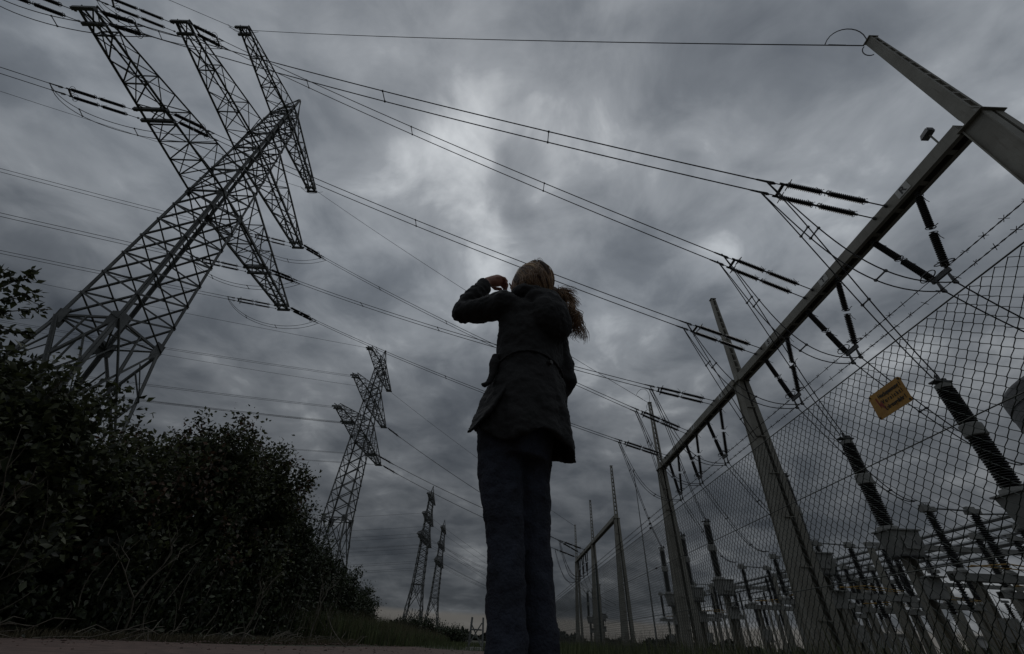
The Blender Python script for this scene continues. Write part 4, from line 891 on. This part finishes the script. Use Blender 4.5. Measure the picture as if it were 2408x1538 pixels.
def person():
    # local frame: x to her right, y forward, z up
    SL, EL, WL = V((-.15, .0, 1.39)), V((-.2, .242, 1.435)), V((-.112, .2, 1.66))
    SR, ER, WR = V((.148, -.01, 1.385)), V((.168, -.055, 1.13)), V((.15, .06, .95))
    HL, KL, AL = V((-.105, .035, .86)), V((-.075, .01, .5)), V((-.068, -.02, .12))      # hip, knee, ankle of each leg: weight on the left one
    HR, KR, AR = V((.028, .01, .86)), V((.052, .01, .5)), V((.072, -.015, .12))
    b = MB()
    b.ellipsoid((-.005, .012, 1.605), (.072, .092, .108), 20, 14); b.ellipsoid((-.005, .055, 1.55), (.052, .047, .058), 14, 10)     # skull, jaw
    b.limb([(0, -.01, 1.4), (0, .0, 1.53)], [.056, .05]); b.tube([(0, .105, 1.595), (0, .122, 1.57), (0, .1, 1.56)], [.008, .014, .012], 8)
    for s, (h_, k_, a_) in ((-1, (HL, KL, AL)), (1, (HR, KR, AR))): b.ellipsoid((s*.074, .008, 1.595), (.012, .022, .032), 8, 6); b.limb([h_, k_, a_], [.07, .046, .033]); b.limb([a_+V((0, -.02, -.07)), a_+V((.004, .15, -.085))], [.033, .028])
    loft(b, [(.86, -.03, .01, .12, .09), (1.0, -.02, 0, .115, .085), (1.1, 0, 0, .105, .078), (1.3, 0, 0, .13, .09), (1.42, 0, 0, .1, .07), (1.45, 0, 0, .055, .05)])
    b.limb([SL, EL, WL], [.045, .038, .027]); b.limb([SR, ER, WR], [.045, .038, .027])
    # hands: a palm, four bent fingers of different length and a thumb each
    def hand(w, d, side, back, curl):
        d = V(d).normalized(); n = V(back); n = (n-d*n.dot(d)).normalized(); a = d.cross(n)*side
        b.limb([w-d*.01, w+d*.03, w+d*.06], [.025, .03, .032], 12)
        for k, (o, l) in enumerate(((-.027, .068), (-.009, .078), (.009, .073), (.027, .056))):
            p = w+d*.062+a*o; q = p+(d*math.cos(curl*.5)-n*math.sin(curl*.5))*l*.45; r = q+(d*math.cos(curl*1.4)-n*math.sin(curl*1.4))*l*.33; e = r+(d*math.cos(curl*2.1)-n*math.sin(curl*2.1))*l*.24
            b.limb([p-d*.02, p, q, r, e], [.0088, .0088, .008, .0074, .0064], 8)
        p = w+d*.03-a*.026; q = p-a*.026+d*.03-n*.012; b.limb([p, q, q+d*.028-n*.012+a*.004], [.012, .0105, .0085], 8)
    hand(WL+V((.01, -.004, .014)), (.72, -.3, .5), 1, (-.5, .2, 1), 1.05); hand(WR+V((0, .02, -.02)), (.0, .35, -1), -1, (1, .2, 0), .35)
    root = bake(b, 'person', 'skin', None, .004, 2)
    tag(root, 'woman seen from behind in dark hooded jacket and jeans, left hand raised to her face', 'person')
    for s in (-1, 1):
        e = link('eye', MB().ellipsoid((s*.03, .095, 1.622), (.012, .01, .008), 10, 8).mesh('eye', 'eye', True), root); link('eyebrow', MB().tube([(s*.015, .112, 1.643), (s*.045, .1, 1.645)], .004, 5).mesh('eyebrow', 'hair'), root)
    link('mouth', MB().tube([(-.02, .104, 1.545), (0, .112, 1.545), (.02, .104, 1.545)], [.003, .006, .003], 6).mesh('mouth', 'lip'), root)
    # jeans
    j = MB(); loft(j, [(.74, -.033, .01, .12, .1), (.8, -.033, .005, .132, .108), (.9, -.03, .0, .13, .105), (1.0, -.02, 0, .115, .095)])
    for h_, k_, a_ in ((HL, KL, AL), (HR, KR, AR)):
        j.limb([h_, lerp(h_, k_, .5)+V((0, .01, 0)), k_, lerp(k_, a_, .5), a_], [.085, .073, .057, .055, .062], 18)
        for q, (t0, w) in enumerate(((.12, .09), (.3, .082), (.62, .072), (.85, .064), (1.0, .062))):
            p = lerp(h_, k_, t0); j.tube([p+V((-w*.8, .03, .012*(-1)**q)), p+V((-.1*w, -w*.86, 0)), p+V((w*.8, .02, -.022))], .012, 6)
        for t0 in (.12, .3, .9): p = lerp(k_, a_, t0); j.tube([p+V((-.048, .02, .01)), p+V((0, -.05, 0)), p+V((.048, .02, -.014))], .007, 6)
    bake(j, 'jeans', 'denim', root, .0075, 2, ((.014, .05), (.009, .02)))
    # jacket: hollow body, sleeves, collar, hood
    k = MB(); n = 40
    outer = [(.785, .008, -.012, .182, .152), (.86, .003, -.012, .174, .144), (.94, 0, -.01, .167, .135), (1.03, 0, -.005, .16, .127), (1.1, 0, 0, .155, .12), (1.2, 0, -.005, .155, .118), (1.3, 0, -.01, .162, .118), (1.37, 0, -.01, .16, .108), (1.42, 0, -.005, .12, .088), (1.465, 0, 0, .07, .07)]
    vs = []
    for sgn in (0, 1):
        for z, cx, cy, a, bb in outer:
            for q in range(n):
                w = 2*PI*q/n; fl = max(0, (1.0-z)/.24); ripple = 1+.05*fl*math.sin(w*5+.6)+.03*fl*math.sin(w*9)
                # the left front panel is blown outwards and up
                blow = fl*math.exp(-((math.atan2(math.sin(w-2.75), math.cos(w-2.75)))/.45)**2); aa, b2 = (a*ripple*(1+.28*blow)-.02*sgn, bb*ripple*(1+.28*blow)-.02*sgn)
                dz = .03*fl*math.sin(w*3+1)-.005*fl*math.exp(-((math.atan2(math.sin(w+.5), math.cos(w+.5)))/.8)**2)+.05*blow
                vs.append((cx+math.cos(w)*aa, cy+math.sin(w)*b2, z+dz+(-.02 if sgn and z > 1.4 else 0)))
    m = len(outer); o2 = m*n; fs = []
    for i in range(m-1):
        for q in range(n):
            r = (q+1) % n; fs += [(i*n+q, i*n+r, (i+1)*n+r, (i+1)*n+q), (o2+i*n+q, o2+(i+1)*n+q, o2+(i+1)*n+r, o2+i*n+r)]
    for q in range(n): r = (q+1) % n; fs.append((q, o2+q, o2+r, r)); fs.append(((m-1)*n+q, (m-1)*n+r, o2+(m-1)*n+r, o2+(m-1)*n+q))
    k.add(vs, fs)
    k.limb([V((-.09, -.01, 1.365)), SL+V((-.01, .01, -.01)), lerp(SL, EL, .55)+V((0, 0, -.01)), EL, lerp(EL, WL, .4), lerp(EL, WL, .88)], [.066, .062, .056, .052, .047, .044], 16)
    k.limb([V((.09, -.01, 1.365)), SR, lerp(SR, ER, .5), ER, lerp(ER, WR, .5), WR], [.068, .064, .058, .053, .049, .045], 16)
    # sleeve creases
    for t0 in (.35, .5, .65): p = lerp(EL, WL, t0); k.ring(p, WL-EL, .043, .01, 12, 6)
    for t0 in (.75, .95): p = lerp(SL, EL, t0); k.ring(p, EL-SL, .05, .01, 12, 6)
    k.ellipsoid((.0, -.125, 1.34), (.104, .066, .115), 20, 12); k.ellipsoid((.0, -.085, 1.425), (.104, .074, .07), 18, 10); k.ring((0, -.02, 1.48), (0, -.25, 1), .09, .034, 20, 8)
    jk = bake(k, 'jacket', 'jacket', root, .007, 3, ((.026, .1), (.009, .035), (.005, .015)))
    be = MB(); pts = []
    for i in range(33): w = 2*PI*i/32; pts.append((math.cos(w)*.156, -.003+math.sin(w)*.121, 1.095+.012*math.sin(w*2)-.03*math.sin(w)))
    be.tube(pts, [.006]*33, 8); be.tube([(-.14, .02, 1.13), (-.16, .025, 1.12), (-.17, .025, 1.08), (-.17, .025, 1.04), (-.182, .028, 1.0), (-.198, .03, .982), (-.212, .032, .982)], [.014, .018, .018, .016, .013, .01, .005], 8)
    bake(be, 'belt', 'jacket', jk, .006, 2, ((.008, .04),))
    # left front panel hanging free with a pointed corner
    fp = MB(); A = [(-.125, -.04, 1.06), (-.16, -.045, .96), (-.2, -.03, .875), (-.25, .01, .785)]; B = [(-.12, .08, 1.06), (-.155, .09, .96), (-.19, .075, .875), (-.243, .035, .785)]
    vv = []
    for p, q in zip(A, B): p, q = V(p), V(q); o = V((-1, 0, -.3))*.011; vv += [p+o, q+o, q-o, p-o]
    fp.add(vv, [(i*4+j, i*4+(j+1) % 4, i*4+4+(j+1) % 4, i*4+4+j) for i in range(3) for j in range(4)]+[(3, 2, 1, 0), (12, 13, 14, 15)])
    bake(fp, 'front_panel', 'jacket', jk, .006, 2, ((.012, .05),))
    bt = MB().lathe((-.02, -.118, 1.1), (0, -1, 0), [(0, .009), (.02, .009)], 8); link('button', bt.mesh('button', 'boot'), jk)
    bo = MB()
    for a_ in (AL, AR): bo.limb([a_+V((0, -.045, -.07)), a_+V((0, .05, -.075)), a_+V((.005, .17, -.085))], [.042, .042, .035], 12); bo.limb([a_+V((0, -.01, -.06)), a_+V((0, 0, .04))], [.046, .048], 12)
    bake(bo, 'boots', 'boot', root, .008, 2)
    # hair: cap and wind-blown curls
    ctr = V((-.004, -.014, 1.6)); G = V((.42, -.66, -.8)).normalized()
    def skull(v, g=1.0):      # egg that stays full down to the collar
        low_ = max(0, -v.z); return ctr+V((v.x*(.086+.012*low_), v.y*(.103+.006*low_), v.z*(.116+.04*low_)))*g
    h = MB().ellipsoid((0, 0, 0), (1, 1, 1), 28, 18); h.v = [tuple(skull(V(p))) for p in h.v]; h.ellipsoid((.06, -.088, 1.545), (.03, .028, .028), 14, 10)
    hc = bake(h, 'hair', 'hair_base', root, .006, 3, ((.005, .05),))
    sts = {'hair': MB(), 'hair_light': MB(), 'hair_dark': MB()}; rr = random.Random(4)
    for i in range(150):      # locks combed over the crown and gathered low at the back
        a = rr.uniform(-PI, PI); zz = rr.uniform(-.7, 1); h_ = math.sqrt(max(0, 1-zz*zz)); p0 = V((math.sin(a)*h_, math.cos(a)*h_, zz)); g0 = 1.01+abs(rr.gauss(0, .045)); st = sts[rr.choice(('hair', 'hair', 'hair_light', 'hair_dark'))]; w0 = V((rr.gauss(0, .1), rr.gauss(0, .1), rr.gauss(0, .1)-.06)); l0 = rr.uniform(.7, 1)
        for k in range(17):
            p = (p0+V((rr.gauss(0, .04), rr.gauss(0, .04), rr.gauss(0, .04)))).normalized(); om = math.acos(max(-1, min(1, p.dot(G)))); pts = []; g1 = rr.gauss(0, .004); fly = .1*rr.random() if rr.random() < .03 else 0
            for q in range(10):
                t = l0*q/9; v = (p*math.sin((1-t)*om)+G*math.sin(t*om))/max(.05, math.sin(om))+w0*math.sin(PI*t); v.normalize(); pts.append(skull(v, 1+(g0-1)*math.sin(PI*min(1, t+.12))+g1+fly*t))
            st.tube(pts, [.0004]+[.001]*8+[.0004], 3)
    for nm_, st in sts.items(): o = link('strands', st.mesh('strands', nm_, True), hc); o['kind'] = 'stuff'
    cu = MB()
    def lock(p, d, L, drop, amp, f, r, n, spread):      # a lock of hair: strands following one curl
        ph = rr.uniform(0, 6); d = V(d); e1 = V((d.z, 0, -d.x)).normalized()
        for k in range(n):
            o = V((rr.gauss(0, spread), rr.gauss(0, spread), rr.gauss(0, spread))); q = V(p)+o; pts = []; ll = L*rr.uniform(.75, 1.1); fan = V((rr.gauss(0, .12), rr.gauss(0, .12), rr.gauss(0, .12)))
            for s in range(18):
                t = s/17; dd = d+fan+V((0, 0, -drop*t)); q = q+dd.normalized()*ll/17; pts.append(q-o*.5*t+(e1*math.cos(ph+t*f)+V((0, 1, .3))*math.sin(ph+t*f))*amp*min(1, t*1.5))
            cu.tube(pts, [r*(1-.7*(s/17)**2)+.0003 for s in range(18)], 3)
    for i in range(13): lock((.072+rr.gauss(0, .01), -.1+rr.gauss(0, .01), 1.542+rr.gauss(0, .012)), (.8, -.35+rr.gauss(0, .2), .2+rr.gauss(0, .3)), rr.uniform(.045, .1), rr.uniform(.5, 2.4), rr.uniform(.003, .012), rr.uniform(5, 10), .0012, 26, .008)
    for i in range(11): lock((.118+rr.gauss(0, .012), -.125+rr.gauss(0, .014), 1.455+rr.gauss(0, .02)), (.3+rr.gauss(0, .12), -.25+rr.gauss(0, .12), -.5), rr.uniform(.08, .17), rr.uniform(1.8, 3.4), rr.uniform(.005, .014), rr.uniform(7, 13), .0012, 22, .008)
    for i in range(7): lock((-.082+rr.gauss(0, .008), -.03+rr.gauss(0, .03), 1.58+rr.gauss(0, .02)), (-.12, -.2, -1), rr.uniform(.06, .1), .2, .004, 4, .0012, 16, .008)
    for i in range(6): lock((rr.uniform(-.05, .05), rr.uniform(-.08, .0), 1.705), (rr.gauss(0, .6), -.5, .35), rr.uniform(.03, .06), 2.0, .003, 4, .0008, 3, .01)
    o = link('curls', cu.mesh('curls', 'hair', True), hc); o['kind'] = 'stuff'
    root.matrix_world = Matrix.Translation((.05, 1.42, 0)) @ Matrix.Rotation(math.radians(45), 4, 'Z')
person()
